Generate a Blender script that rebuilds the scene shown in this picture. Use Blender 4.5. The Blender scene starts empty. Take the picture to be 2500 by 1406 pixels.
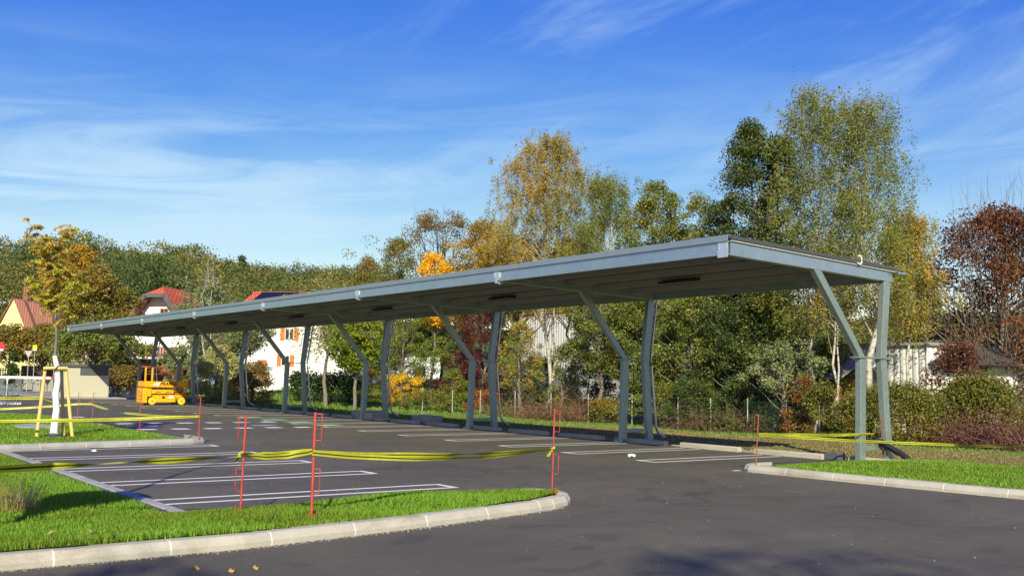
import bpy, math, random
import numpy as np
from mathutils import Matrix, Vector
sc = bpy.context.scene
rad = math.radians

# ------------------------------------------------------------------ camera
CAM = np.array([12.9719, -19.0813, 1.637])
yaw, pitch, roll, FPX = 0.64003, 0.092741, 0.0181, 2434.6
FW = np.array([-0.79864123, 0.59463928, 0.09260833])
RT = np.array([0.59845306, 0.80095489, 0.01803342])
UP = np.array([0.06345172, -0.06982397, 0.9955393])
cd = bpy.data.cameras.new('camera')
cam = bpy.data.objects.new('camera', cd)
sc.collection.objects.link(cam)
M = Matrix(((RT[0], UP[0], -FW[0], CAM[0]), (RT[1], UP[1], -FW[1], CAM[1]), (RT[2], UP[2], -FW[2], CAM[2]), (0, 0, 0, 1)))
cam.matrix_world = M
cd.sensor_width = 36; cd.lens = FPX / 2500 * 36
cd.clip_start = 0.1; cd.clip_end = 2000
sc.camera = cam
sc.cycles.max_bounces = 7; sc.cycles.diffuse_bounces = 3; sc.cycles.glossy_bounces = 3; sc.cycles.transmission_bounces = 4

# ------------------------------------------------------------------ sky, sun, exposure
SUN_AZ = (0.827, -0.562); SUN_EL = rad(29.5)
w = bpy.data.worlds.new("World"); sc.world = w; w.use_nodes = True
nt = w.node_tree; N = nt.nodes; Lk = nt.links
for n in list(N): N.remove(n)
def wn(t, **k):
    n = N.new(t)
    for a, b in k.items(): setattr(n, a, b)
    return n
out = wn('ShaderNodeOutputWorld'); bg = wn('ShaderNodeBackground')
sky = wn('ShaderNodeTexSky', sky_type='NISHITA', sun_disc=False)
sky.sun_elevation = SUN_EL
sky.sun_rotation = math.atan2(SUN_AZ[0], SUN_AZ[1])
sky.air_density = 1.0; sky.dust_density = 0.3; sky.ozone_density = 2.0; sky.altitude = 300
hs = wn('ShaderNodeHueSaturation'); hs.inputs['Saturation'].default_value = 1.22; hs.inputs['Value'].default_value = 1.0
Lk.new(sky.outputs[0], hs.inputs['Color'])
tc = wn('ShaderNodeTexCoord')
sep = wn('ShaderNodeSeparateXYZ'); Lk.new(tc.outputs['Generated'], sep.inputs[0])
def mth(op, a, b=None, clamp=False):
    n = wn('ShaderNodeMath', operation=op); n.use_clamp = clamp
    for i, x in enumerate((a, b)):
        if x is None: continue
        if isinstance(x, (int, float)): n.inputs[i].default_value = x
        else: Lk.new(x, n.inputs[i])
    return n.outputs[0]
ssp = wn('ShaderNodeSeparateColor'); Lk.new(hs.outputs[0], ssp.inputs[0])
def grade(o, k, g): return mth('MULTIPLY', mth('POWER', mth('MINIMUM', o, 13.0), g), k)
scb = wn('ShaderNodeCombineColor')
for i_, (k_, g_) in enumerate(((.46, 1.60), (.49, 1.34), (3.60, .30))): Lk.new(grade(ssp.outputs[i_], k_, g_), scb.inputs[i_])
azn = mth('ARCTAN2', sep.outputs[1], sep.outputs[0]); eln = sep.outputs[2]
# view centre lies at azimuth 2.50, elevation 0.09; azimuth falls to the right
def layer(tilt, fa, fe, scale, lo, hi, dist, det, off):
    c_ = wn('ShaderNodeCombineXYZ'); Lk.new(mth('MULTIPLY', azn, fa), c_.inputs[0]); Lk.new(mth('ADD', mth('MULTIPLY', eln, fe), mth('MULTIPLY', azn, tilt)), c_.inputs[1]); c_.inputs[2].default_value = off
    no = wn('ShaderNodeTexNoise'); no.inputs['Scale'].default_value = scale; no.inputs['Detail'].default_value = det; no.inputs['Roughness'].default_value = 0.6; no.inputs['Distortion'].default_value = dist
    Lk.new(c_.outputs[0], no.inputs['Vector'])
    mr = wn('ShaderNodeMapRange'); mr.clamp = True; mr.interpolation_type = 'SMOOTHSTEP'; mr.inputs[1].default_value = lo; mr.inputs[2].default_value = hi; Lk.new(no.outputs[0], mr.inputs[0]); return mr.outputs[0]
def band(o, a, b, c=None, d=None):
    mr = wn('ShaderNodeMapRange'); mr.clamp = True; mr.interpolation_type = 'SMOOTHSTEP'; mr.inputs[1].default_value = a; mr.inputs[2].default_value = b; Lk.new(o, mr.inputs[0]); r = mr.outputs[0]
    if c is not None: r = mth('MULTIPLY', r, band(o, d, c))
    return r
st1 = layer(0.7, 1.6, 12, 2.0, .38, .70, .9, 8, 1.3)      # near level streaks
st2 = layer(3.6, 2.2, 9, 1.6, .43, .76, .7, 8, 4.1)       # streaks rising to the right
soft = layer(0.5, 1.2, 4, 1.6, .36, .62, .4, 3, 7.7)
left = mth('MULTIPLY', band(azn, 2.55, 2.80), band(eln, .07, .13, .17, .27))
left = mth('MULTIPLY', left, .8)
lowr = mth('MULTIPLY', band(eln, -.02, .10, .16, .36), .62)
m1 = mth('MULTIPLY', mth('ADD', left, lowr), mth('ADD', mth('MULTIPLY', st1, .75), mth('MULTIPLY', soft, .35)))
m2 = mth('MULTIPLY', mth('MULTIPLY', st2, band(azn, 2.85, 2.5)), band(eln, .08, .16, .34, .46))
cl = mth('ADD', m1, mth('MULTIPLY', m2, .5), True)
mix = wn('ShaderNodeMix', data_type='RGBA')
Lk.new(mth('MULTIPLY', cl, .70), mix.inputs[0]); Lk.new(scb.outputs[0], mix.inputs[6]); mix.inputs[7].default_value = (4.6, 6.2, 7.4, 1)
Lk.new(mix.outputs[2], bg.inputs[0]); bg.inputs[1].default_value = 0.10
Lk.new(bg.outputs[0], out.inputs[0])

sl = bpy.data.lights.new('sun', 'SUN'); sl.energy = 5.0; sl.angle = rad(0.53); sl.color = (1.0, 0.92, 0.68)
so = bpy.data.objects.new('sun', sl); sc.collection.objects.link(so)
sd = Vector((SUN_AZ[0] * math.cos(SUN_EL), SUN_AZ[1] * math.cos(SUN_EL), math.sin(SUN_EL)))
so.rotation_euler = sd.to_track_quat('Z', 'Y').to_euler(); so.location = (30, -30, 30)
sc.view_settings.view_transform = 'Standard'; sc.view_settings.look = 'None'
sc.view_settings.exposure = 0.45; sc.view_settings.gamma = 1

# ------------------------------------------------------------------ helpers
rng = np.random.default_rng(11); random.seed(5)
COL = sc.collection
def ray(u, v): return FW + RT * (u - 1250) / FPX - UP * (v - 703) / FPX
def onplane(u, v, ax, val):
    d = ray(u, v); t = (val - CAM[ax]) / d[ax]; return CAM + d * t
def G(u, v, z=0): return onplane(u, v, 2, z)
def D(u, v, d): return CAM + ray(u, v) * d
def depth(P): return float((np.array(P) - CAM) @ FW)

def tag(o, label=None, cat=None, group=None, kind=None):
    if label: o['label'] = label
    if cat: o['category'] = cat
    if group: o['group'] = group
    if kind: o['kind'] = kind
    return o
def empty(name, loc=(0, 0, 0), rz=0, **k):
    o = bpy.data.objects.new(name, None); COL.objects.link(o)
    o.location = [float(x) for x in loc]; o.rotation_euler = (0, 0, rz); o.empty_display_size = 0.3
    return tag(o, **k)
def meshobj(name, V, F, mat, parent=None, smooth=False, midx=None, **k):
    """V (n,3); F (m,4) or (m,3) arrays or list of lists"""
    me = bpy.data.meshes.new(name)
    V = np.asarray(V, dtype=np.float32).reshape(-1, 3)
    if isinstance(F, np.ndarray):
        n = F.shape[1]; m = F.shape[0]
        me.vertices.add(len(V)); me.vertices.foreach_set('co', V.ravel())
        me.loops.add(m * n); me.loops.foreach_set('vertex_index', F.astype(np.int32).ravel())
        me.polygons.add(m); me.polygons.foreach_set('loop_start', np.arange(0, m * n, n, dtype=np.int32))
        me.polygons.foreach_set('loop_total', np.full(m, n, dtype=np.int32))
        me.update(calc_edges=True)
    else:
        me.from_pydata([tuple(map(float, v)) for v in V], [], [list(map(int, f)) for f in F]); me.update()
    mats = mat if isinstance(mat, (list, tuple)) else [mat]
    for m_ in mats: me.materials.append(m_)
    if midx is not None: me.polygons.foreach_set('material_index', np.asarray(midx, dtype=np.int32))
    if smooth: me.polygons.foreach_set('use_smooth', np.ones(len(me.polygons), dtype=bool))
    o = bpy.data.objects.new(name, me); COL.objects.link(o)
    if parent: o.parent = parent
    return tag(o, **k)

class MB:
    """collects shapes for ONE mesh"""
    def __init__(s): s.v = []; s.f = []; s.m = []; s.cur = 0
    def add(s, V, F):
        b = len(s.v); s.v += [tuple(map(float, p)) for p in V]
        for f in F: s.f.append([b + int(i) for i in f]); s.m.append(s.cur)
        return s
    def mat(s, i): s.cur = i; return s
    def box(s, a, b):
        x0, y0, z0 = a; x1, y1, z1 = b
        V = [(x0, y0, z0), (x1, y0, z0), (x1, y1, z0), (x0, y1, z0), (x0, y0, z1), (x1, y0, z1), (x1, y1, z1), (x0, y1, z1)]
        return s.add(V, [(3, 2, 1, 0), (4, 5, 6, 7), (0, 1, 5, 4), (1, 2, 6, 5), (2, 3, 7, 6), (3, 0, 4, 7)])
    def hexa(s, lo, hi):
        return s.add(list(lo) + list(hi), [(3, 2, 1, 0), (4, 5, 6, 7), (0, 1, 5, 4), (1, 2, 6, 5), (2, 3, 7, 6), (3, 0, 4, 7)])
    def bar(s, p, q, wx, wy, up=(1, 0, 0)):
        p = Vector(p); q = Vector(q); d = (q - p).normalized(); a = Vector(up); a = (a - d * a.dot(d)).normalized(); b = d.cross(a)
        c = [(-1, -1), (1, -1), (1, 1), (-1, 1)]
        lo = [p + a * (i * wx / 2) + b * (j * wy / 2) for i, j in c]; hi = [q + a * (i * wx / 2) + b * (j * wy / 2) for i, j in c]
        return s.hexa(lo, hi)
    def tube(s, pts, r, n=8, cap=True):
        V, F = tube_np(np.array(pts, float), np.atleast_1d(np.array(r, float)) * np.ones(len(pts)), n)
        b = s.add(V, F)
        if cap:
            k = len(pts); s.add(V[:n], [tuple(range(n - 1, -1, -1))]); s.add(V[(k - 1) * n:], [tuple(range(n))])
        return s
    def lathe(s, c, prof, n=16, axis=2):
        V = []; F = []
        for r, h in prof:
            for i in range(n):
                a = 2 * math.pi * i / n; p = [r * math.cos(a), r * math.sin(a), h]
                if axis == 0: p = [p[2], p[0], p[1]]
                if axis == 1: p = [p[1], p[2], p[0]]
                V.append((p[0] + c[0], p[1] + c[1], p[2] + c[2]))
        for k in range(len(prof) - 1):
            for i in range(n): j = (i + 1) % n; F.append((k * n + i, k * n + j, (k + 1) * n + j, (k + 1) * n + i))
        F.append(tuple(range(n - 1, -1, -1))); F.append(tuple((len(prof) - 1) * n + i for i in range(n)))
        return s.add(V, F)
    def build(s, name, mat, parent=None, smooth=False, bevel=0, **k):
        o = meshobj(name, s.v, s.f, mat, parent, smooth, s.m, **k)
        if bevel:
            b = o.modifiers.new('bevel', 'BEVEL'); b.width = bevel; b.segments = 2; b.limit_method = 'ANGLE'
        return o
def tube_np(P, R, n=5):
    k = len(P)
    T = np.gradient(P, axis=0); T /= np.linalg.norm(T, axis=1)[:, None] + 1e-9
    ref = np.array([0.0, 0.0, 1.0]) if abs(T[:, 2]).mean() < 0.9 else np.array([1.0, 0.0, 0.0])
    A = np.cross(T, ref); A /= np.linalg.norm(A, axis=1)[:, None] + 1e-9; B = np.cross(T, A)
    a = np.arange(n) * 2 * np.pi / n
    V = P[:, None] + (A[:, None] * np.cos(a)[None, :, None] + B[:, None] * np.sin(a)[None, :, None]) * R[:, None, None]
    i = np.arange(n); j = (i + 1) % n
    F = np.concatenate([np.stack([q * n + i, q * n + j, (q + 1) * n + j, (q + 1) * n + i], 1) for q in range(k - 1)])
    return V.reshape(-1, 3), F

# ------------------------------------------------------------------ materials
def newmat(name):
    m = bpy.data.materials.new(name); m.use_nodes = True
    return m, m.node_tree.nodes, m.node_tree.links, m.node_tree.nodes['Principled BSDF']
def noise_tex(N, L, scale, detail=5, rough=0.6, coord='Object', vscale=(1, 1, 1), dist=0):
    t = N.new('ShaderNodeTexCoord'); mp = N.new('ShaderNodeMapping'); mp.inputs['Scale'].default_value = vscale
    L.new(t.outputs[coord], mp.inputs[0]); n = N.new('ShaderNodeTexNoise')
    n.inputs['Scale'].default_value = scale; n.inputs['Detail'].default_value = detail; n.inputs['Roughness'].default_value = rough
    n.inputs['Distortion'].default_value = dist
    L.new(mp.outputs[0], n.inputs['Vector']); return n
def ramp(N, L, fac, stops):
    r = N.new('ShaderNodeValToRGB'); e = r.color_ramp.elements
    while len(e) < len(stops): e.new(0.5)
    for q, (p, c) in zip(e, stops): q.position = p; q.color = (*c, 1)
    L.new(fac, r.inputs[0]); return r.outputs[0]
def mixc(N, L, f, a, b, mode='MIX'):
    m = N.new('ShaderNodeMix'); m.data_type = 'RGBA'; m.blend_type = mode
    if isinstance(f, float): m.inputs[0].default_value = f
    else: L.new(f, m.inputs[0])
    for i, x in ((6, a), (7, b)):
        if isinstance(x, tuple): m.inputs[i].default_value = (*x, 1)
        else: L.new(x, m.inputs[i])
    return m.outputs[2]
def bump(N, L, B, h, strength=0.3, dist=0.02):
    b = N.new('ShaderNodeBump'); b.inputs['Strength'].default_value = strength; b.inputs['Distance'].default_value = dist
    L.new(h, b.inputs['Height']); L.new(b.outputs[0], B.inputs['Normal'])
def simple(name, col, rough=0.6, var=0.15, scale=6, metal=0, bmp=0, spec=0.5, vscale=(1, 1, 1)):
    m, N, L, B = newmat(name)
    n = noise_tex(N, L, scale, vscale=vscale)
    c0 = tuple(x * (1 - var) for x in col); c1 = tuple(min(1, x * (1 + var)) for x in col)
    L.new(ramp(N, L, n.outputs[0], [(0.3, c0), (0.7, c1)]), B.inputs['Base Color'])
    B.inputs['Roughness'].default_value = rough; B.inputs['Metallic'].default_value = metal
    B.inputs['Specular IOR Level'].default_value = spec
    if bmp: bump(N, L, B, n.outputs[0], bmp, 0.01)
    return m
BOOST = 1.3
def leafmat(name, cols, trans=0.35, rough=0.55, hscale=0.35, hcols=None):
    """each leaf its own tint, and patches of the crown turned further than others"""
    m, N, L, B = newmat(name)
    g = N.new('ShaderNodeNewGeometry')
    def soften(cc):
        mu = [sum(c[i] for c in cc) / len(cc) for i in range(3)]
        return [tuple((mu[i] + (c[i] - mu[i]) * .62) * BOOST for i in range(3)) for c in cc]
    if hcols is None: hcols = cols[::-1]
    cols = soften(cols); hcols = soften(hcols)
    k = len(cols); st = [(i / (k - 1), c) for i, c in enumerate(cols)]
    a = ramp(N, L, g.outputs['Random Per Island'], st)
    if hcols is None: hcols = cols[::-1]
    n = noise_tex(N, L, hscale, 2)
    b = ramp(N, L, g.outputs['Random Per Island'], [(i / (len(hcols) - 1), c) for i, c in enumerate(hcols)])
    mr = N.new('ShaderNodeMapRange'); mr.inputs[1].default_value = 0.42; mr.inputs[2].default_value = 0.6; L.new(n.outputs[0], mr.inputs[0])
    c = mixc(N, L, mr.outputs[0], a, b)
    L.new(c, B.inputs['Base Color']); B.inputs['Roughness'].default_value = rough
    B.inputs['Specular IOR Level'].default_value = 0.35
    t = N.new('ShaderNodeBsdfTranslucent'); L.new(c, t.inputs[0])
    mx = N.new('ShaderNodeMixShader'); mx.inputs[0].default_value = trans
    L.new(B.outputs[0], mx.inputs[1]); L.new(t.outputs[0], mx.inputs[2])
    L.new(mx.outputs[0], N['Material Output'].inputs[0])
    return m

# galvanised steel
def galv(name, base, rough, metal=0.85, spang=14):
    m, N, L, B = newmat(name)
    v = N.new('ShaderNodeTexVoronoi'); t = N.new('ShaderNodeTexCoord'); v.inputs['Scale'].default_value = spang
    L.new(t.outputs['Object'], v.inputs['Vector'])
    n = noise_tex(N, L, 1.6, 6, vscale=(1, 1, 0.5))
    c = ramp(N, L, n.outputs[0], [(0.3, tuple(x * .9 for x in base)), (0.7, tuple(min(1, x * 1.06) for x in base))])
    bw = N.new('ShaderNodeRGBToBW'); L.new(v.outputs['Color'], bw.inputs[0]); L.new(mixc(N, L, 0.10, c, bw.outputs[0], 'OVERLAY'), B.inputs['Base Color'])
    sh = N.new('ShaderNodeHueSaturation'); 
    r = N.new('ShaderNodeMapRange'); r.inputs[3].default_value = rough - .06; r.inputs[4].default_value = rough + .12; L.new(n.outputs[0], r.inputs[0])
    L.new(r.outputs[0], B.inputs['Roughness']); B.inputs['Metallic'].default_value = metal
    N.remove(sh)
    return m
MT = {}
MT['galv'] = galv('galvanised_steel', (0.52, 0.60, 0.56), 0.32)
MT['galv_leg_shade'] = galv('galvanised_leg_shaded', (0.34, 0.41, 0.365), 0.42, 0.65)  # darker, greener than the other steel; shade on the legs put into the colour
MT['galv_b'] = galv('galvanised_bright', (0.72, 0.75, 0.78), 0.38, 0.7)
MT['trim'] = simple('grey_flashing', (0.40, 0.46, 0.44), 0.42, 0.06, 2, metal=0.7)
MT['deck'] = simple('roof_deck_coating', (0.18, 0.175, 0.145), 0.55, 0.08, 3, metal=0.0)
MT['purlin'] = simple('ground_lit_purlin', (0.34, 0.335, 0.28), 0.5, 0.05, 3)  # paler than the deck: ground light on the flanges put into the colour
MT['roof_edge'] = simple('dark_roof_edge', (0.06, 0.065, 0.065), 0.5, 0.1)
MT['white'] = simple('white_plastic', (0.75, 0.75, 0.72), 0.5, 0.04)
MT['black'] = simple('black_plastic', (0.012, 0.012, 0.013), 0.45, 0.2)
MT['red'] = simple('red_paint', (0.42, 0.05, 0.04), 0.5, 0.25, 20)
MT['rust'] = simple('rusty_red_paint', (0.30, 0.10, 0.05), 0.7, 0.3, 25)
MT['tape_y'] = simple('tape_yellow', (0.50, 0.52, 0.04), 0.6, 0.18, 7)
MT['tape_k'] = simple('tape_black', (0.05, 0.055, 0.015), 0.35, 0.1, 9)
MT['stake'] = simple('peeled_pine', (0.72, 0.50, 0.17), 0.6, 0.16, 4, bmp=0.2, vscale=(6, 6, .8))
MT['whitewash'] = simple('whitewash', (0.82, 0.82, 0.80), 0.8, 0.06, 9, bmp=0.3)
MT['bark'] = simple('bark', (0.10, 0.075, 0.05), 0.9, 0.4, 9, bmp=0.5, vscale=(3, 3, .6))
MT['bark_g'] = simple('grey_bark', (0.17, 0.15, 0.12), 0.9, 0.35, 9, bmp=0.5, vscale=(3, 3, .6))
MT['twig'] = simple('bramble_cane', (0.20, 0.10, 0.07), 0.8, 0.4, 14)
MT['orange'] = simple('orange_paint', (0.85, 0.41, 0.010), 0.4, 0.08, 3)
MT['orange_d'] = simple('orange_paint_worn', (0.55, 0.17, 0.012), 0.5, 0.2, 8)
MT['rim'] = simple('yellow_rim', (0.72, 0.52, 0.03), 0.5, 0.15, 9)
MT['tyre'] = simple('tyre_rubber', (0.03, 0.03, 0.03), 0.85, 0.2, 14)
MT['beige'] = simple('beige_render', (0.47, 0.45, 0.35), 0.85, 0.04, 2, bmp=0.1)
MT['slate'] = simple('slate_grey_metal', (0.085, 0.10, 0.105), 0.45, 0.1, 2)
MT['wallw'] = simple('white_render', (0.78, 0.78, 0.78), 0.9, 0.03, 1.5, bmp=0.1)
MT['wally'] = simple('yellow_render', (0.78, 0.70, 0.30), 0.9, 0.04, 1.5)
MT['wood_red'] = simple('red_brown_wood', (0.22, 0.06, 0.03), 0.7, 0.25, 5, vscale=(6, 6, 1))
MT['roofd'] = simple('dark_brown_roof', (0.07, 0.06, 0.055), 0.9, 0.15, 3, spec=0.2)
MT['shutter'] = simple('orange_wood', (0.55, 0.16, 0.035), 0.6, 0.15, 5)
MT['darkglass'] = simple('dark_glass', (0.02, 0.025, 0.03), 0.08, 0.1, 2)
MT['cart'] = simple('cart_wire', (0.35, 0.42, 0.46), 0.35, 0.1, 8, metal=0.8)
MT['green_fence'] = simple('green_fence_paint', (0.06, 0.26, 0.14), 0.6, 0.15, 6)
MT['fence_wire'] = simple('green_fence_wire', (0.03, 0.07, 0.045), 0.6, 0.2, 6)
MT['post_w'] = simple('pale_post', (0.42, 0.43, 0.38), 0.7, 0.15, 12)
MT['sign_y'] = simple('sign_yellow', (0.65, 0.72, 0.02), 0.4, 0.04)
MT['sign_r'] = simple('sign_red', (0.60, 0.03, 0.05), 0.4, 0.04)
MT['grey_m'] = simple('sign_back_grey', (0.42, 0.44, 0.45), 0.45, 0.08, metal=0.4)
MT['paper'] = simple('white_paper', (0.8, 0.8, 0.78), 0.8, 0.05)
MT['dryleaf'] = simple('dry_leaf', (0.42, 0.27, 0.08), 0.8, 0.35, 9)
MT['soil'] = simple('soil', (0.07, 0.055, 0.035), 0.95, 0.4, 12, bmp=0.5)
MT['blue_paint'] = simple('blue_marking', (0.17, 0.30, 0.55), 0.8, 0.18, 9)
MT['green_paint'] = simple('green_marking', (0.20, 0.50, 0.26), 0.8, 0.2, 6)

def m_birchbark():
    m, N, L, B = newmat('birch_bark')
    n = noise_tex(N, L, 5, 5, 0.7, vscale=(1, 1, 3.5)); n2 = noise_tex(N, L, 1.2, 3)
    c = ramp(N, L, n.outputs[0], [(0.36, (0.06, 0.05, 0.04)), (0.46, (0.42, 0.39, 0.32)), (0.8, (0.62, 0.60, 0.54))])
    L.new(c, B.inputs['Base Color']); B.inputs['Roughness'].default_value = 0.8; bump(N, L, B, n.outputs[0], .3); return m
MT['birch'] = m_birchbark()
def m_asphalt():
    m, N, L, B = newmat('asphalt')
    big = noise_tex(N, L, 0.22, 4, 0.55, dist=0.5); mid = noise_tex(N, L, 1.3, 6, 0.65, vscale=(1, .45, 1), dist=0.8)
    fine = noise_tex(N, L, 160, 3, 0.8); spk = N.new('ShaderNodeTexVoronoi'); spk.inputs['Scale'].default_value = 75
    t = N.new('ShaderNodeTexCoord'); L.new(t.outputs['Object'], spk.inputs['Vector'])
    c1 = ramp(N, L, big.outputs[0], [(0.35, (0.090, 0.082, 0.058)), (0.65, (0.122, 0.108, 0.075))])
    c2 = ramp(N, L, mid.outputs[0], [(0.28, (0.82, 0.82, 0.83)), (0.5, (1, 1, 1)), (0.8, (1.15, 1.13, 1.10))])
    c = mixc(N, L, 1.0, c1, c2, 'MULTIPLY')
    c3 = ramp(N, L, fine.outputs[0], [(0.3, (0.55, 0.55, 0.55)), (0.55, (1, 1, 1)), (0.75, (1.6, 1.55, 1.5))])
    c = mixc(N, L, 0.8, c, c3, 'MULTIPLY')
    ag = noise_tex(N, L, 38, 4, 0.85)
    c = mixc(N, L, 1.0, c, ramp(N, L, ag.outputs[0], [(0.32, (0.70, 0.70, 0.70)), (0.5, (1, 1, 1)), (0.68, (1.32, 1.30, 1.27))]), 'MULTIPLY')
    sc1 = noise_tex(N, L, 3.0, 7, 0.75, vscale=(.25, 1.6, 1), dist=1.5)
    c = mixc(N, L, 1.0, c, ramp(N, L, sc1.outputs[0], [(0.60, (0, 0, 0)), (0.78, (0.09, 0.085, 0.07))]), 'ADD')
    pt = noise_tex(N, L, 0.6, 3, 0.5, vscale=(1, 1, 1), dist=2.0)
    c = mixc(N, L, 1.0, c, ramp(N, L, pt.outputs[0], [(0.36, (0.80, 0.80, 0.82)), (0.42, (1, 1, 1)), (0.62, (1, 1, 1)), (0.66, (1.07, 1.06, 1.04))]), 'MULTIPLY')
    sp = ramp(N, L, spk.outputs['Distance'], [(0.0, (1, 1, 1)), (0.07, (0, 0, 0))])
    L.new(mixc(N, L, 0.10, c, sp, 'ADD'), B.inputs['Base Color'])
    r = N.new('ShaderNodeMapRange'); r.inputs[3].default_value = 0.72; r.inputs[4].default_value = 0.95; L.new(mid.outputs[0], r.inputs[0]); L.new(r.outputs[0], B.inputs['Roughness'])
    B.inputs['Specular IOR Level'].default_value = 0.35
    bump(N, L, B, fine.outputs[0], 0.5, 0.006); return m
MT['asphalt'] = m_asphalt()
def m_paint():
    m, N, L, B = newmat('road_paint')
    n = noise_tex(N, L, 9, 6, 0.7); f = noise_tex(N, L, 120, 2)
    c = ramp(N, L, n.outputs[0], [(0.2, (0.50, 0.49, 0.45)), (0.42, (0.72, 0.71, 0.66)), (0.8, (0.82, 0.81, 0.76))])
    L.new(c, B.inputs['Base Color']); B.inputs['Roughness'].default_value = 0.75; bump(N, L, B, f.outputs[0], .4, .004); return m
MT['paint'] = m_paint()
def m_concrete(name, a, b):
    m, N, L, B = newmat(name)
    n = noise_tex(N, L, 2.2, 7, 0.7); f = noise_tex(N, L, 70, 3, 0.7); st = noise_tex(N, L, 0.9, 5, 0.6, vscale=(1, 1, 4))
    c = ramp(N, L, n.outputs[0], [(0.3, a), (0.7, b)])
    s = ramp(N, L, st.outputs[0], [(0.32, (0.62, 0.58, 0.50)), (0.48, (1, 1, 1))])
    c = mixc(N, L, 0.8, c, s, 'MULTIPLY')
    ff = ramp(N, L, f.outputs[0], [(0.3, (0.82, 0.82, 0.82)), (0.6, (1.05, 1.05, 1.05))])
    L.new(mixc(N, L, 1.0, c, ff, 'MULTIPLY'), B.inputs['Base Color']); B.inputs['Roughness'].default_value = 0.9
    bump(N, L, B, f.outputs[0], .5, .004); return m
MT['kerb'] = m_concrete('kerb_concrete', (0.36, 0.335, 0.27), (0.47, 0.445, 0.37))
MT['conc'] = m_concrete('grey_concrete', (0.27, 0.27, 0.25), (0.38, 0.375, 0.35))
MT['mortar'] = simple('mortar', (0.60, 0.58, 0.52), 0.9, 0.1)
MT['pave'] = m_concrete('paving', (0.25, 0.24, 0.22), (0.33, 0.32, 0.29))
def m_turf(name, a, b, c_, s=3):
    m, N, L, B = newmat(name)
    n = noise_tex(N, L, s, 6, 0.7); f = noise_tex(N, L, 60, 4, 0.7)
    c = ramp(N, L, n.outputs[0], [(0.3, a), (0.5, b), (0.72, c_)])
    ff = ramp(N, L, f.outputs[0], [(0.3, (0.5, 0.5, 0.5)), (0.7, (1.3, 1.3, 1.3))])
    L.new(mixc(N, L, 1.0, c, ff, 'MULTIPLY'), B.inputs['Base Color']); B.inputs['Roughness'].default_value = 0.95
    B.inputs['Specular IOR Level'].default_value = 0.1
    bump(N, L, B, f.outputs[0], .8, .03); return m
MT['lawn'] = m_turf('lawn_base', (0.03, 0.07, 0.012), (0.05, 0.12, 0.014), (0.075, 0.15, 0.02))
MT['grass'] = leafmat('grass_blade', [(0.05, 0.15, 0.004), (0.09, 0.24, 0.006), (0.16, 0.32, 0.012), (0.36, 0.44, 0.09)], 0.35, 0.5, 0.5,
                      [(0.07, 0.15, 0.005), (0.12, 0.21, 0.010), (0.24, 0.31, 0.04)])
def m_verge():
    m, N, L, B = newmat('verge_turf')
    t = N.new('ShaderNodeTexCoord'); sp = N.new('ShaderNodeSeparateXYZ'); L.new(t.outputs['Object'], sp.inputs[0])
    n = noise_tex(N, L, 0.5, 6, 0.65); f = noise_tex(N, L, 22, 5, 0.75)
    g = ramp(N, L, n.outputs[0], [(0.35, (0.09, 0.12, 0.022)), (0.5, (0.22, 0.17, 0.06)), (0.7, (0.33, 0.22, 0.10))])
    gr = ramp(N, L, n.outputs[0], [(0.3, (0.05, 0.10, 0.015)), (0.7, (0.13, 0.18, 0.035))])
    mr = N.new('ShaderNodeMapRange'); mr.inputs[1].default_value = -14; mr.inputs[2].default_value = -34; L.new(sp.outputs[0], mr.inputs[0])
    my = N.new('ShaderNodeMapRange'); my.inputs[1].default_value = 8.2; my.inputs[2].default_value = 10.5; L.new(sp.outputs[1], my.inputs[0])
    mxx = N.new('ShaderNodeMath'); mxx.operation = 'MAXIMUM'; L.new(mr.outputs[0], mxx.inputs[0]); L.new(my.outputs[0], mxx.inputs[1])
    c = mixc(N, L, mxx.outputs[0], g, gr)
    ff = ramp(N, L, f.outputs[0], [(0.3, (0.5, 0.5, 0.5)), (0.7, (1.35, 1.35, 1.3))])
    L.new(mixc(N, L, 1.0, c, ff, 'MULTIPLY'), B.inputs['Base Color']); B.inputs['Roughness'].default_value = 0.95
    B.inputs['Specular IOR Level'].default_value = 0.1
    bump(N, L, B, f.outputs[0], .8, .04); return m
MT['verge'] = m_verge()
MT['drygrass'] = leafmat('dry_grass_blade', [(0.16, 0.16, 0.04), (0.30, 0.21, 0.09), (0.42, 0.30, 0.14)], 0.3, 0.7, 0.5,
                         [(0.07, 0.14, 0.02), (0.14, 0.19, 0.04), (0.26, 0.25, 0.08)])
MT['weed'] = leafmat('weed_blade', [(0.06, 0.14, 0.02), (0.12, 0.22, 0.03), (0.22, 0.28, 0.06)], 0.3, 0.6, 0.5)
MT['tuft'] = leafmat('tuft_blade', [(0.22, 0.22, 0.06), (0.34, 0.25, 0.10), (0.50, 0.42, 0.20)], 0.3, 0.6, 2.0, [(0.12, 0.20, 0.03), (0.25, 0.25, 0.07), (0.30, 0.18, 0.07)])
def m_tiles(name, a, b, sx, sz):
    m, N, L, B = newmat(name)
    br = N.new('ShaderNodeTexBrick'); t = N.new('ShaderNodeTexCoord'); L.new(t.outputs['Object'], br.inputs['Vector'])
    br.inputs['Color1'].default_value = (*a, 1); br.inputs['Color2'].default_value = (*b, 1); br.inputs['Mortar'].default_value = (*[x * .35 for x in a], 1)
    br.inputs['Scale'].default_value = 1; br.inputs['Brick Width'].default_value = sx; br.inputs['Row Height'].default_value = sz; br.inputs['Mortar Size'].default_value = 0.03
    L.new(br.outputs[0], B.inputs['Base Color']); B.inputs['Roughness'].default_value = 0.8; return m
MT['tile_r'] = m_tiles('red_roof_tile', (0.50, 0.085, 0.03), (0.62, 0.14, 0.05), .3, .35)
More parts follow.
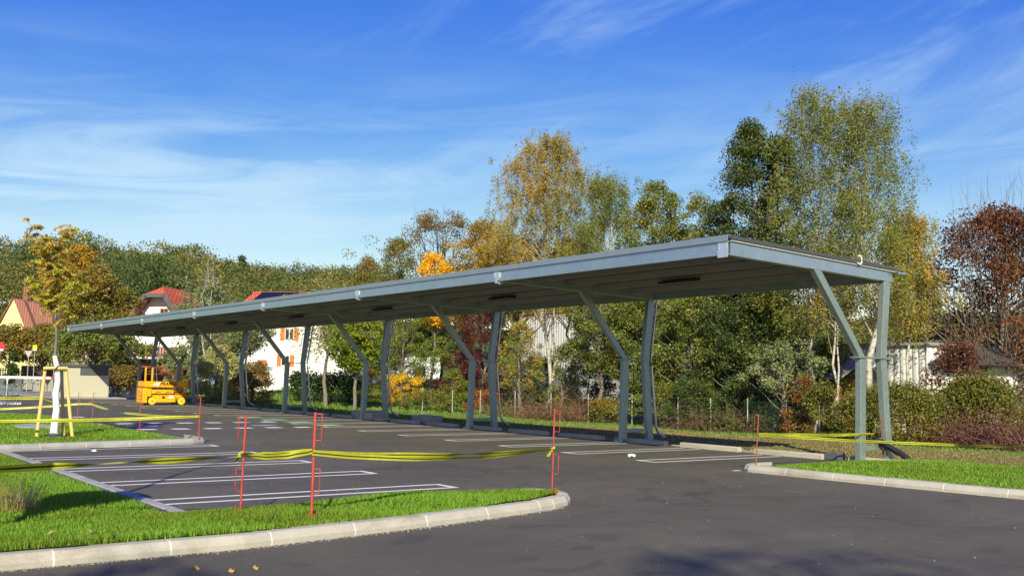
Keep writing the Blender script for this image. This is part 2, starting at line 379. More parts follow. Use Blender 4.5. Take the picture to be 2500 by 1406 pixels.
MT['tile_b'] = m_tiles('brown_roof_tile', (0.25, 0.10, 0.075), (0.32, 0.13, 0.09), .3, .35)
MT['stone'] = m_tiles('rubble_stone', (0.40, 0.25, 0.11), (0.30, 0.22, 0.13), .45, .22)
MT['pv'] = simple('solar_panel', (0.010, 0.012, 0.030), 0.6, 0.1, 2, spec=0.15)
def m_corr():
    m, N, L, B = newmat('white_corrugated')
    wv = N.new('ShaderNodeTexWave'); wv.bands_direction = 'X'; wv.inputs['Scale'].default_value = 1.1; t = N.new('ShaderNodeTexCoord'); L.new(t.outputs['Object'], wv.inputs['Vector'])
    c = ramp(N, L, wv.outputs[1], [(0.04, (0.25, 0.26, 0.27)), (0.14, (0.76, 0.76, 0.75))])
    L.new(c, B.inputs['Base Color']); B.inputs['Roughness'].default_value = 0.6
    bump(N, L, B, wv.outputs[1], 0.5, .03); return m
MT['corr'] = m_corr()

G_ = (0.050, 0.085, 0.012)
LM = {
 'alder': leafmat('alder_leaf', [(0.05, 0.075, 0.010), (0.09, 0.135, 0.016), (0.15, 0.19, 0.03), (0.25, 0.27, 0.08)], 0.3, 0.45, .35, [(0.08, 0.10, 0.012), (0.17, 0.17, 0.02), (0.25, 0.22, 0.04)]),
 'alder_d': leafmat('dark_alder_leaf', [(0.022, 0.045, 0.012), (0.045, 0.080, 0.018), (0.09, 0.125, 0.035)], 0.25, 0.45, .35, [(0.05, 0.07, 0.012), (0.11, 0.12, 0.02)]),
 'bright': leafmat('bright_green_leaf', [(0.07, 0.13, 0.012), (0.13, 0.21, 0.02), (0.24, 0.28, 0.03)], 0.4, 0.45, .5, [(0.10, 0.15, 0.015), (0.3, 0.27, 0.02)]),
 'birch': leafmat('birch_leaf', [(0.14, 0.15, 0.02), (0.25, 0.22, 0.03), (0.36, 0.30, 0.07)], 0.4, 0.5, .4, [(0.25, 0.17, 0.02), (0.40, 0.26, 0.03), (0.46, 0.36, 0.12)]),
 'birch_g': leafmat('green_birch_leaf', [(0.08, 0.12, 0.02), (0.15, 0.19, 0.03), (0.27, 0.28, 0.09)], 0.4, 0.5, .4, [(0.14, 0.16, 0.02), (0.26, 0.25, 0.04)]),
 'gold': leafmat('golden_leaf', [(0.28, 0.17, 0.015), (0.42, 0.26, 0.02), (0.50, 0.34, 0.05)], 0.4, 0.5, .4, [(0.16, 0.13, 0.02), (0.30, 0.20, 0.03)]),
 'yellow': leafmat('yellow_maple_leaf', [(0.60, 0.34, 0.01), (0.78, 0.46, 0.015), (0.80, 0.55, 0.04)], 0.4, 0.5, .4),
 'bronze': leafmat('bronze_leaf', [(0.12, 0.095, 0.018), (0.22, 0.155, 0.025), (0.34, 0.22, 0.05)], 0.35, 0.5, .4, [(0.10, 0.11, 0.015), (0.20, 0.18, 0.025)]),
 'brown': leafmat('brown_leaf', [(0.10, 0.07, 0.03), (0.18, 0.12, 0.04), (0.27, 0.18, 0.06)], 0.35, 0.5, .4, [(0.13, 0.11, 0.02), (0.22, 0.15, 0.03)]),
 'copper': leafmat('copper_beech_leaf', [(0.05, 0.020, 0.013), (0.095, 0.036, 0.018), (0.16, 0.06, 0.025)], 0.3, 0.5, .5, [(0.10, 0.04, 0.015), (0.21, 0.085, 0.025)]),
 'purple': leafmat('purple_leaf', [(0.05, 0.012, 0.016), (0.09, 0.022, 0.022), (0.15, 0.04, 0.03)], 0.3, 0.5, .5),
 'redleaf': leafmat('red_leaf', [(0.28, 0.02, 0.02), (0.45, 0.05, 0.02), (0.5, 0.15, 0.02)], 0.4, 0.5, .8, [(0.16, 0.11, 0.02), (0.36, 0.2, 0.02)]),
 'redvine': leafmat('red_vine_leaf', [(0.10, 0.09, 0.015), (0.22, 0.13, 0.02), (0.26, 0.05, 0.02), (0.10, 0.08, 0.02)], 0.3, 0.5, .8),
 'hedge': leafmat('hedge_leaf', [(0.06, 0.075, 0.010), (0.11, 0.125, 0.016), (0.18, 0.18, 0.03)], 0.3, 0.5, .8, [(0.13, 0.13, 0.02), (0.24, 0.18, 0.03)]),
 'pale': leafmat('pale_leaf', [(0.13, 0.16, 0.06), (0.23, 0.27, 0.11), (0.34, 0.37, 0.18)], 0.35, 0.5, .6, [(0.07, 0.10, 0.03), (0.15, 0.18, 0.06)]),
 'cream': leafmat('cream_flower_leaf', [(0.14, 0.20, 0.03), (0.34, 0.33, 0.12), (0.50, 0.46, 0.22)], 0.35, 0.5, .8),
 'willow': leafmat('willow_leaf', [(0.13, 0.16, 0.03), (0.25, 0.25, 0.05), (0.38, 0.33, 0.09)], 0.4, 0.5, .6),
 'spruce': leafmat('spruce_needle', [(0.03, 0.055, 0.03), (0.07, 0.10, 0.07), (0.14, 0.17, 0.14)], 0.15, 0.6, .6),
 'darkgreen': leafmat('dark_hedge_leaf', [(0.012, 0.03, 0.008), (0.03, 0.055, 0.013), (0.06, 0.09, 0.02)], 0.2, 0.6, .6),
 'wood': leafmat('woodland_leaf', [(0.045, 0.075, 0.018), (0.06, 0.095, 0.022), (0.08, 0.115, 0.03)], 0.25, 0.6, .075, [(0.10, 0.105, 0.02), (0.14, 0.13, 0.028), (0.20, 0.155, 0.035)]),
}

# ------------------------------------------------------------------ terrain and lot
def sstep(x, a, b):
    t = np.clip((x - a) / (b - a), 0, 1); return t * t * (3 - 2 * t)
def gz(x, y):
    x = np.asarray(x, float); y = np.asarray(y, float)
    z = -0.03 - 0.07 * sstep(y, 0.5, 3) - 0.14 * sstep(y, 7.5, 11)
    z = z + sstep(-x, 34, 56) * np.clip(y - 3, 0, 20) * 0.085
    z = z + 0.03 * np.sin(x * .7) * np.sin(y * .9 + 1) * sstep(y, 1, 3)
    z = np.where(y < 0.45, -0.3, z)
    r = np.hypot(x - CAM[0], y - CAM[1]); q = (x - CAM[0]) * RT[0] + (y - CAM[1]) * RT[1]; hf = 1 - .45 * sstep(q / np.maximum(r, 1), -.3, .35)
    z = z + hf * (13.5 * sstep(r, 105, 215) - 6 * sstep(r, 260, 500))
    return z
def terrain():
    xs = np.concatenate([np.linspace(-900, -130, 30), np.linspace(-125, -45, 41), np.linspace(-44, 10, 109), np.linspace(12, 60, 12), np.linspace(80, 900, 12)])
    ys = np.concatenate([np.linspace(-900, -60, 16), [-30, -10, -1, 0.2, 0.44, 0.46], np.linspace(0.7, 14, 54), np.linspace(15, 40, 14), np.linspace(45, 240, 40), np.linspace(270, 900, 12)])
    X, Y = np.meshgrid(xs, ys, indexing='ij'); Z = gz(X, Y)
    n, m = X.shape; i = np.arange(n - 1)[:, None] * m + np.arange(m - 1)[None]
    F = np.stack([i, i + m, i + m + 1, i + 1], -1).reshape(-1, 4)
    meshobj('ground', np.stack([X, Y, Z], -1).reshape(-1, 3), F, MT['verge'], smooth=True, kind='structure')
terrain()
def sheet(name, poly, z, mat, th=0.05, **k):
    n = len(poly); V = [(x, y, z) for x, y in poly] + [(x, y, z - th) for x, y in poly]
    F = [list(range(n)), list(range(2 * n - 1, n - 1, -1))] + [[i, i + n, (i + 1) % n + n, (i + 1) % n] for i in range(n)]
    return meshobj(name, V, F, mat, **k)
sheet('parking_lot', [(-96, -70), (45, -70), (45, 0.44), (-56, 0.44), (-60, 3.0), (-96, 6.5)], 0.0, MT['asphalt'], 0.28, kind='structure')
sheet('far_pavement', [(-82, -30), (-78, -30), (-66, -6.5), (-61, -1.2), (-62.5, 3.2), (-84, 5.8)], 0.06, MT['pave'], 0.05, kind='structure')

# painted markings
mk = MB()
def mark(a, b, c, d, z=0.004, m=0):
    mk.mat(m); mk.add([(*a, z), (*b, z), (*c, z), (*d, z)], [(0, 1, 2, 3)])
def rect(x0, y0, x1, y1, z=0.004, m=0): mark((x0, y0), (x1, y0), (x1, y1), (x0, y1), z, m)
LW = 0.10
for k in range(20):                       # stalls under the carport
    xc = -2.03 - 2.5 * k + (0 if k else 0.0)
    if k == 20: break
    a, b = xc - 0.52, xc
    rect(a - LW, -4.12, a, 0.0); rect(b - LW, -4.12, b, 0.0); rect(a, -4.12, b - LW, -4.02)
rect(0.0, -4.12, .10, -3.9); 
for k in range(5):                        # stalls left of the drive
    b = 0.14 - 2.5 * k; a = b - 0.50
    y1 = -10.46
    rect(a - LW, -15.03, a, y1); rect(b - LW, -15.03, b, y1); rect(a, y1 - LW, b - LW, y1)
for k in range(14):                       # crossing, two rows of dashes
    y = -14.6 + 1.0 * k - 0.20
    if -14.9 < y < -4.3:
        rect(-21.5, y + .1, -21.0, y + .62); rect(-17.8, y - .28, -17.3, y + .24)
rect(-19.95, -9.75, -19.35, -8.9, m=1); rect(-19.72, -9.45, -19.60, -9.2, .008); rect(-19.35, -5.95, -18.75, -5.1, m=1); rect(-19.12, -5.6, -18.98, -5.35, .008)
for i, x in enumerate((-25.4, -23.0, -20.85, -18.55)):
    rect(x - .45, -3.85, x + .45, -2.95, m=2); rect(x - .1, -3.6, x + .1, -3.2, .008)
for k in range(6): rect(-27 - .02, -14.3 + .9 * k, -26.4, -13.9 + .9 * k)
mk.build('lot_markings', [MT['paint'], MT['blue_paint'], MT['green_paint']], kind='structure')

# kerbs
def sweep_kerb(name, pts, prof, mat, seg=1.0, gap=0.012):
    """prof: (inward offset, z); inward = left of travel"""
    P = np.array(pts, float); d = np.diff(P, axis=0); L = np.hypot(d[:, 0], d[:, 1]); cum = np.concatenate([[0], np.cumsum(L)])
    T = d / L[:, None]; TT = np.vstack([T[:1], (T[:-1] + T[1:]) / 2, T[-1:]]); TT /= np.linalg.norm(TT, axis=1)[:, None]
    def at(s):
        i = min(np.searchsorted(cum, s, side='right') - 1, len(L) - 1); i = max(i, 0); t = (s - cum[i]) / L[i]
        p = P[i] + d[i] * t; tt = TT[i] * (1 - t) + TT[i + 1] * t; tt /= np.linalg.norm(tt); return p, np.array([-tt[1], tt[0]])
    cuts = [0.0]
    while cuts[-1] < cum[-1] - 0.05:
        p, _ = at(cuts[-1]); cuts.append(min(cum[-1], cuts[-1] + (seg(cuts[-1]) if callable(seg) else seg)))
    mb = MB(); k = len(prof)
    for a, b in zip(cuts[:-1], cuts[1:]):
        a2, b2 = a + gap / 2, b - gap / 2
        ss = [a2] + [c for c in cum[1:-1] if a2 < c < b2] + [b2]
        V = []
        jz = random.uniform(-.004, .004)
        for s in ss:
            p, n = at(s)
            V += [(p[0] + n[0] * o, p[1] + n[1] * o, z + (jz if z > 0 else 0)) for o, z in prof]
        F = []
        for q in range(len(ss) - 1):
            for i in range(k): j = (i + 1) % k; F.append((q * k + i, (q + 1) * k + i, (q + 1) * k + j, q * k + j))
        F.append(tuple(range(k))); F.append(tuple((len(ss) - 1) * k + i for i in range(k - 1, -1, -1)))
        mb.mat(0).add(V, F)
        # mortar in the joint
        p0, n0 = at(b2); p1, n1 = at(min(b2 + gap, cum[-1]))
        V = [(p[0] + n[0] * (o + .004 if o < .05 else o - .004), p[1] + n[1] * (o + .004 if o < .05 else o - .004), z - .003 if z > 0 else z) for p, n in ((p0, n0), (p1, n1)) for o, z in prof]
        mb.mat(1).add(V, [(i, k + i, k + (i + 1) % k, (i + 1) % k) for i in range(k)])
    return mb.build(name, [mat, MT['mortar']], kind='structure', bevel=0)
KP = [(0, -0.05), (0.0, 0.05), (0.035, 0.115), (0.05, 0.125), (0.17, 0.13), (0.18, 0.125), (0.18, -0.05)]
KL = [(0, -0.05), (0.0, 0.012), (0.01, 0.022), (0.14, 0.022), (0.15, 0.015), (0.15, -0.05)]
kerb1 = [(3.78, -30), (3.72, -19), (3.73, -17.4), (3.70, -15.3), (3.40, -13.28), (2.98, -11.3), (2.80, -10.75), (2.62, -10.38), (2.36, -10.12), (2.06, -10.0), (1.80, -10.05), (1.58, -10.2)]
sweep_kerb('front_island_kerb', kerb1, KP, MT['kerb'], lambda s: 1.0 if s < 19.0 else (.33 if s < 22 else 1.0), 0.02)
sweep_kerb('stall_edging', [(1.30, -15.06), (-10.2, -15.12)], [(-o, z) for o, z in KL][::-1], MT['conc'], 1.0, 0.006)
kerb2 = [(-9.95, -15.26), (-10.85, -10.75), (-11.05, -10.42), (-11.35, -10.27), (-12.5, -10.25)]
sweep_kerb('tree_island_kerb', kerb2, KP, MT['conc'], 1.0, 0.015)
sweep_kerb('tree_island_edging', [(-12.52, -10.25), (-28.5, -10.5), (-29.2, -11.6), (-29.2, -15)], KL, MT['conc'], 1.0, 0.006)
kerb3 = [(14, -3.35), (8, -3.6), (5.4, -3.75), (3.4, -3.93), (1.5, -3.98), (0.30, -3.98), (0.10, -3.86), (-0.06, -3.55), (-0.10, -3.0)]
sweep_kerb('side_island_kerb', kerb3[::-1], KP, MT['kerb'], 1.0, 0.02)
sweep_kerb('side_island_edging', [(-0.22, 0.5), (-0.14, -2.98)], [(o * .5, z) for o, z in KL], MT['conc'], 1.0, 0.006)
sweep_kerb('lot_edge_stones', [(-0.3, 0.40), (-52, 0.40)], [(-o * .6, z) for o, z in KL][::-1], MT['conc'], 1.0, 0.006)

# lawns: soil sheet + blades
def inpoly(x, y, poly):
    ins = np.zeros(len(x), bool); n = len(poly)
    for i in range(n):
        x0, y0 = poly[i]; x1, y1 = poly[(i + 1) % n]
        c = ((y0 > y) != (y1 > y)) & (x < (x1 - x0) * (y - y0) / (y1 - y0 + 1e-12) + x0); ins ^= c
    return ins
def blades(name, x, y, z0, h, wd, mat, lean=0.5, **k):
    n = len(x); a = rng.uniform(0, 2 * np.pi, n); l = rng.uniform(0, lean, n) * h; b = rng.uniform(0, 2 * np.pi, n)
    base = np.stack([x, y, z0], 1); dx = np.stack([np.cos(a), np.sin(a), 0 * a], 1) * (wd / 2)[:, None]
    tip = base + np.stack([np.cos(b) * l, np.sin(b) * l, h], 1)
    mid = base + np.stack([np.cos(b) * l * .3, np.sin(b) * l * .3, h * .55], 1)
    V = np.stack([base - dx, base + dx, mid + dx * .8, tip, mid - dx * .8], 1).reshape(-1, 3)
    F = np.arange(n * 5).reshape(n, 5)
    return meshobj(name, V, F, mat, **k)
def bumpy(x, y, s=1.3, seed=0):
    r = np.random.default_rng(seed); z = 0 * x
    for i in range(9):
        a = r.uniform(0, 6.3); f = r.uniform(.5, 2.5) * s; z = z + np.sin(x * np.cos(a) * f + y * np.sin(a) * f + r.uniform(0, 6)) / 9
    return z
def lawn(name, poly, zt, dens, hh, wd, zfun=None, mat='lawn', bl='grass', nx=60, lab='', grid=True, excl=None):
    xs = [p[0] for p in poly]; ys = [p[1] for p in poly]
    zf = zfun or (lambda x, y: zt + 0 * x)
    nyy = max(4, int(nx * (max(ys) - min(ys)) / (max(xs) - min(xs))))
    gx = np.linspace(min(xs), max(xs), nx); gy = np.linspace(min(ys), max(ys), nyy)
    X, Y = np.meshgrid(gx, gy, indexing='ij'); Z = zf(X, Y); i = np.arange(nx - 1)[:, None] * nyy + np.arange(nyy - 1)[None]
    F = np.stack([i, i + nyy, i + nyy + 1, i + 1], -1).reshape(-1, 4)
    cx = (X.ravel()[F].mean(1)); cy = Y.ravel()[F].mean(1); F = F[inpoly(cx, cy, poly)]
    meshobj(name, np.stack([X, Y, Z], -1).reshape(-1, 3), F, MT[mat], smooth=True, kind='structure')
    n = int(dens * (max(xs) - min(xs)) * (max(ys) - min(ys)))
    x = rng.uniform(min(xs), max(xs), n); y = rng.uniform(min(ys), max(ys), n); ok = inpoly(x, y, poly)
    if excl is not None: ok &= ~excl(x, y)
    x, y = x[ok], y[ok]; hv = hh * rng.uniform(.5, 1.25, len(x)) * (1 + .45 * bumpy(x, y, 2, 3)); wv = wd * rng.uniform(.6, 1.3, len(x))
    blades('grass', x, y, zf(x, y) - .01, hv, wv, MT[bl], 0.6, kind='stuff', label=lab, cat='grass')
strip = [(1.46, -15.2), (1.50, -10.75), (1.66, -10.35), (2.0, -10.15), (2.30, -10.28), (2.56, -10.6), (2.82, -11.15), (3.24, -13.2), (3.57, -15.3), (3.59, -17.4), (3.60, -19.5), (1.3, -19.5), (1.3, -15.2)]
zs = lambda x, y: 0.02 + .07 * sstep(x, 1.38, 1.75) + 0.085 * np.clip(bumpy(x, y, 1.6, 4) * 2.0 + .5, 0, 1.2) * sstep(x, 1.42, 1.8) * sstep(3.5 - x, 0, .6) * sstep(y, -15.6, -14) + 0.05 * sstep(3.55 - x, 0.3, 0)
lawn('island_lawn', strip, 0.1, 5200, 0.062, 0.0075, zs, nx=70, lab='bright green short grass on the narrow kerbed island in front')
lawn('front_lawn', [(-9.9, -15.27), (1.32, -15.22), (1.32, -19.5), (-9.9, -19.5)], 0.03, 2700, 0.055, 0.009,
     lambda x, y: 0.02 + 0.05 * sstep(-y, 15.3, 16.4) + 0.02 * bumpy(x, y, 1.2, 5), nx=90, lab='green lawn at the left front beside the stall edging')
isl = [(-10.16, -15.2), (-11.0, -10.85), (-11.2, -10.55), (-11.45, -10.44), (-28.4, -10.66), (-29.0, -11.7), (-29.0, -19), (-9.9, -19), (-9.9, -15.3)]
def ex_isl(x, y): return ((np.abs(x + 19.0) < 1.25) & (np.abs(y + 12.6) < .55 + .25 * np.sin(x * 3))) | (np.hypot(x + 13.66, y + 13.2) < .42)
lawn('tree_lawn', isl, 0.11, 620, 0.06, 0.014, lambda x, y: 0.02 + 0.035 * np.minimum(sstep(-10.4 - y, 0, .5), 1) , nx=70, lab='green lawn round the staked young tree', excl=ex_isl)
side = [(0.06, -3.0), (0.12, -3.5), (0.3, -3.75), (1.5, -3.8), (3.4, -3.75), (5.4, -3.57), (9, -3.3), (14, -3.1), (14, 1.4), (3.5, 1.6), (1.5, 1.2), (-0.1, 0.6)]
lawn('side_lawn', side, 0.1, 1150, 0.055, 0.013, lambda x, y: 0.045 + 0.06 * sstep(x, 0, 1.0) * sstep(2.5 - y, 0, 2.2), nx=60, lab='bright green lawn on the kerbed island at the right')
# pale gravel patch in the tree lawn
def patch():
    a = np.linspace(0, 2 * np.pi, 26, endpoint=False); r = 1 + .12 * np.sin(a * 3) + .08 * np.sin(a * 5 + 1)
    P = [(-19.0 + 1.25 * c * q, -12.6 + .55 * s * q) for c, s, q in zip(np.cos(a), np.sin(a), r)]
    sheet('gravel_patch', P, 0.085, MT['conc'], .04, kind='structure')
patch()
a = np.linspace(0, 2 * np.pi, 18, endpoint=False)
meshobj('planting_mound', [(-13.66 + .5 * math.cos(t), -13.2 + .5 * math.sin(t), .04) for t in a] + [(-13.66, -13.2, .12)], [(i, (i + 1) % 18, 18) for i in range(18)], MT['soil'], smooth=True, kind='structure')
# verge blades: dry at the right, greener near the hedges and to the left
def verge_blades():
    n = 62000; x = rng.uniform(-30, 7, n); y = 1.0 + 10.6 * rng.random(n) ** .9
    ok = ~((x > -.2) & (y < 1.7)); x, y = x[ok], y[ok]
    gm = (sstep(y, 8.0, 10.2) + sstep(-x, 12, 30)) > rng.random(len(x))
    for m, nm, mt, h, lb in ((~gm, 'grass', 'drygrass', .045, 'short dry brownish grass on the verge behind the carport'), (gm, 'grass', 'weed', .08, 'longer green grass along the foot of the hedges')):
        xx, yy = x[m], y[m]; blades(nm, xx, yy, gz(xx, yy) - .01, h * rng.uniform(.4, 1.3, len(xx)), .022 * rng.uniform(.6, 1.4, len(xx)), MT[mt], 1.2, kind='stuff', label=lb, cat='grass')
    n = 20000; x = rng.uniform(-66, -30, n); y = rng.uniform(3, 26, n)
    blades('grass', x, y, gz(x, y) - .01, .14 * rng.uniform(.4, 1.3, n), .05 * rng.uniform(.6, 1.4, n), MT['weed'], 1.0, kind='stuff', label='sunlit green meadow grass behind the middle of the carport', cat='grass')
verge_blades()

# ------------------------------------------------------------------ trees
def leaves_np(C, size, aspect=0.6, flat=0.0):
    n = len(C); nrm = rng.normal(size=(n, 3)) + [.25, -.2, .55]; nrm /= np.linalg.norm(nrm, axis=1)[:, None]
    r = rng.normal(size=(n, 3)); a = np.cross(nrm, r); a /= np.linalg.norm(a, axis=1)[:, None]; b = np.cross(nrm, a)
    s = (size * rng.uniform(.6, 1.35, n))[:, None] / 2
    fold = nrm * s * .25
    V = np.stack([C - a * s, C - b * s * aspect + fold, C + a * s, C + b * s * aspect + fold], 1).reshape(-1, 3)
    return V
def quads(n): return np.arange(n * 4).reshape(n, 4)
class Wood:
    def __init__(s): s.V = []; s.F = []; s.n = 0
    def tube(s, P, R, n=4):
        V, F = tube_np(np.asarray(P, float), np.asarray(R, float), n); s.V.append(V); s.F.append(F + s.n); s.n += len(V)
    def build(s, name, mat, parent):
        return meshobj(name, np.concatenate(s.V), np.concatenate(s.F), mat, parent, smooth=True)
def wobble(p0, p1, k, amp, arch=0):
    t = np.linspace(0, 1, k)[:, None]; P = p0 + (p1 - p0) * t
    P[1:-1] += rng.normal(size=(k - 2, 3)) * amp
    P[:, 2] += arch * np.sin(np.pi * t[:, 0]); return P
PROF = {
 'oval': lambda t: np.sin(np.pi * np.clip(t, 0, 1) ** .8) ** .6,
 'round': lambda t: np.sqrt(np.clip(1 - (2 * t - 1) ** 2, 0, 1)) ** .8,
 'cone': lambda t: (1 - t) ** .8 * np.clip(t * 6 + .3, 0, 1),
 'wide': lambda t: np.clip(t * 3.2 + .35, 0, 1) * (1 - t) ** .42 * 1.12,
 'birch': lambda t: np.clip(t * 4 + .25, 0, 1) * (1 - t) ** .55 * 1.05,
 'bush': lambda t: np.clip(1 - t ** 2.4, 0, 1) ** .5,
 'vase': lambda t: .35 + .65 * np.sin(np.pi * np.clip(t, 0, .98) ** 1.1),
}
def tree(name, base, top, R, cb, prof, leaf, n_clump, per, size, label, cat='tree', group=None, bark='bark_g', clr=.35, stems=1, tr=.12,
         strands=0, slen=.9, twigs=0, tw_mat=None, droop=0, cz=1.0, aspect=.6, squash=1.0, gap=.35, crown='crown', shell=.45, lean=(0, 0)):
    """base (x,y,z); top height above base; R crown radius; cb crown base height above base"""
    root = empty(name, base, 0, label=label, cat=cat, group=group)
    R *= 1.2; n_clump = int(n_clump * 1.3)
    H = top; W_ = Wood(); pf = PROF[prof]; hc = H - cb
    stem_paths = []
    for s in range(stems):
        a = rng.uniform(0, 6.28); off = 0 if stems == 1 else R * .25
        p0 = np.array([0.10 * s * math.cos(a), .10 * s * math.sin(a), -.15]); p1 = np.array([off * math.cos(a) + lean[0], off * math.sin(a) + lean[1], cb + hc * (.93 if s == 0 else rng.uniform(.7, .9))])
        P = wobble(p0, p1, 9, .012 * H); P[0] = p0; rr = tr * (1 if s == 0 else .75) * (1 - np.linspace(0, 1, 9) * .88)
        stem_paths.append(P); W_.tube(P, rr, 7)
    ph = rng.uniform(0, 6.28, 6)
    t = rng.random(n_clump) ** .85
    az = rng.uniform(0, 6.28, n_clump)
    # uneven outline: lobes and hollows
    lob = 1 + gap * (np.sin(az * 2 + ph[0] + t * 5) * .5 + np.sin(az * 3 + ph[1] - t * 9) * .35 + np.sin(t * 17 + ph[2] + az) * .3) * .75
    rr = pf(t) * R * lob * (shell + (1 - shell) * np.sqrt(rng.random(n_clump))) * np.where(rng.random(n_clump) < .1, 1.15, 1)
    C = np.stack([np.cos(az) * rr, np.sin(az) * rr * squash, cb + t * hc], 1)
    C[:, 0] += lean[0] * t; C[:, 1] += lean[1] * t
    Ls = []
    for i in range(n_clump):
        c = C[i]; sp = stem_paths[i % stems]
        hz = np.hypot(c[0] - lean[0] * t[i], c[1] - lean[1] * t[i])
        za = max(cb * .5 if cb > 1 else .05, c[2] - hz * rng.uniform(.5, 1.1)); za = min(za, sp[-1, 2] * .98)
        q = np.interp(za, sp[:, 2], np.arange(len(sp))); j = int(q); f = q - j; j2 = min(j + 1, len(sp) - 1); p0 = sp[j] * (1 - f) + sp[j2] * f
        if i % 2 == 0 or n_clump < 60:
            k = 5; P = wobble(p0, c, k, .03 * hz + .01, arch=droop * hz * .25)
            r0 = min(tr * .38, .012 + .02 * hz * tr / .12) * (1 - .6 * t[i]) * (.6 if strands else 1); W_.tube(P, r0 * (1 - np.linspace(0, .85, k)), 4)
        m = int(per * rng.uniform(.4, 1.6)); r = clr * rng.uniform(.65, 1.35)
        if strands:
            for s in range(strands):
                st = c + rng.normal(size=3) * r * [1, 1, .5]; L = slen * .75 * rng.uniform(.3, 1.2); mm = max(2, m // strands)
                tt = rng.random(mm)[:, None]; dr = rng.normal(size=2) * .12
                pts = st + np.hstack([tt * dr[0] * L, tt * dr[1] * L, -tt * L]) + rng.normal(size=(mm, 3)) * .08
                Ls.append(pts)
                if s == 0: W_.tube(np.array([c, st, st + [dr[0] * L * .5, dr[1] * L * .5, -L * .6]]), [.006, .004, .002], 3)
        else:
            g = rng.normal(size=(m, 3)); nr = np.linalg.norm(g, axis=1)[:, None]; g = g / nr * (rng.random((m, 1)) ** .45) * r * [1, 1, cz * .75]
            Ls.append(c + g)
    for i in range(twigs):
        az_ = rng.uniform(0, 6.28); t_ = rng.uniform(.35, .9); r_ = pf(np.array([t_]))[0] * R * rng.uniform(.1, .9)
        p0 = np.array([math.cos(az_) * r_ * .6, math.sin(az_) * r_ * .6, cb + hc * (t_ - .25)]); p1 = np.array([math.cos(az_) * r_ * 1.15, math.sin(az_) * r_ * 1.15, cb + hc * t_ + rng.uniform(.12, .3) * hc])
        P = wobble(p0, p1 + [0, 0, .12 * hc * (leaf == 'copper')], 5, .03 * hc * .5); W_.tube(P, (.010 + .004 * R) * (1 - np.linspace(0, .9, 5)), 3)
        for _ in range(2):
            q = P[2 + _]; e = q + rng.normal(size=3) * [.3, .3, .1] * hc * .12 + [0, 0, .1 * hc]; W_.tube(np.array([q, (q + e) / 2 + rng.normal(size=3) * .03, e]), [.008, .006, .003], 3)
    L = np.concatenate(Ls); L = L[L[:, 2] > .03]
    W_.build('trunk', MT[tw_mat or bark], root)
    meshobj(crown, leaves_np(L, size, aspect), quads(len(L)), LM[leaf], root)
    return root
def ptree(name, u, vt, w, Y, leaf, prof, label, vcb=None, **k):
    k['per'] = int(k['per'] * 1.25); k['size'] = k['size'] * .92
    if k.get('strands'): k['per'] = int(k['per'] * 1.6); k['size'] *= .90
    """tree standing on the plane y=Y under picture column u; top row vt, width w in photo pixels"""
    m = onplane(u, (vt + 950) / 2, 1, Y); x = float(m[0]); z0 = float(gz(x, Y))
    dp = depth([x, Y, 2]); H = float(onplane(u, vt, 1, Y)[2]) - z0
    R = w / 2 * dp / FPX
    cb = H * .1 if vcb is None else max(.05, float(onplane(u, vcb, 1, Y)[2]) - z0)
    return tree(name, (x, Y, z0), H, R, cb, prof, leaf, label=label, **k)
TG = 'trees and bushes in the row behind the verge fence'
ptree('birch_tree', 1335, 335, 240, 15.5, 'birch', 'wide', 'tall golden birch with two pale trunks, left of the middle of the tree row', vcb=760, bark='birch', n_clump=330, per=95, size=.105, strands=4, slen=1.25, stems=2, tr=.13, clr=.42, droop=1, group=TG, gap=.6)
ptree('birch_tree', 1480, 425, 145, 16.5, 'birch_g', 'wide', 'slimmer sparse greenish birch right beside the tall golden birch', vcb=800, bark='birch', n_clump=190, per=85, size=.10, strands=4, slen=1.3, tr=.09, clr=.4, droop=1, group=TG, gap=.6)
ptree('alder_tree', 1600, 455, 215, 15, 'alder', 'wide', 'round green alder between the sparse birch and the dark tall alder', vcb=900, n_clump=170, per=95, size=.115, clr=.50, group=TG, gap=.7)
ptree('alder_tree', 1710, 480, 160, 16, 'alder', 'wide', 'narrow green alder with a pointed leader top', vcb=850, n_clump=90, per=85, size=.11, clr=.42, group=TG, gap=.6)
ptree('alder_tree', 1835, 305, 205, 15, 'alder_d', 'birch', 'tall dark green alder with pointed top, left of the two tall birches', vcb=900, n_clump=210, per=100, size=.12, clr=.50, tr=.16, group=TG, gap=.5)
ptree('alder_tree', 1905, 345, 120, 16.5, 'alder_d', 'oval', 'dark alder close behind the left one of the two tall birches', vcb=800, n_clump=120, per=95, size=.12, clr=.48, group=TG, gap=.5)
ptree('birch_tree', 1988, 214, 180, 14, 'birch_g', 'wide', 'tallest birch, yellow-green, just above the right part of the carport roof', vcb=800, bark='birch', n_clump=260, per=66, size=.095, strands=4, slen=1.2, tr=.12, clr=.42, droop=1, group=TG, gap=.65)
ptree('birch_tree', 2112, 238, 235, 13.5, 'birch_g', 'birch', 'tall airy birch with a bright white trunk above the carport corner', vcb=760, bark='birch', n_clump=300, per=62, size=.09, strands=4, slen=1.3, tr=.15, clr=.42, droop=1, group=TG, gap=.75)
ptree('birch_tree', 2035, 560, 130, 12.8, 'birch', 'birch', 'low yellow birch with leaning white stems behind the last carport frame', vcb=800, bark='birch', n_clump=60, per=40, size=.09, strands=3, slen=.9, tr=.07, clr=.35, droop=1, stems=2, group=TG, gap=.8)
ptree('copper_beech', 2340, 850, 130, 14.0, 'copper', 'bush', 'low copper-leaved shrub in front of the white bungalow', n_clump=80, per=60, size=.10, clr=.42, group=TG, gap=.8)
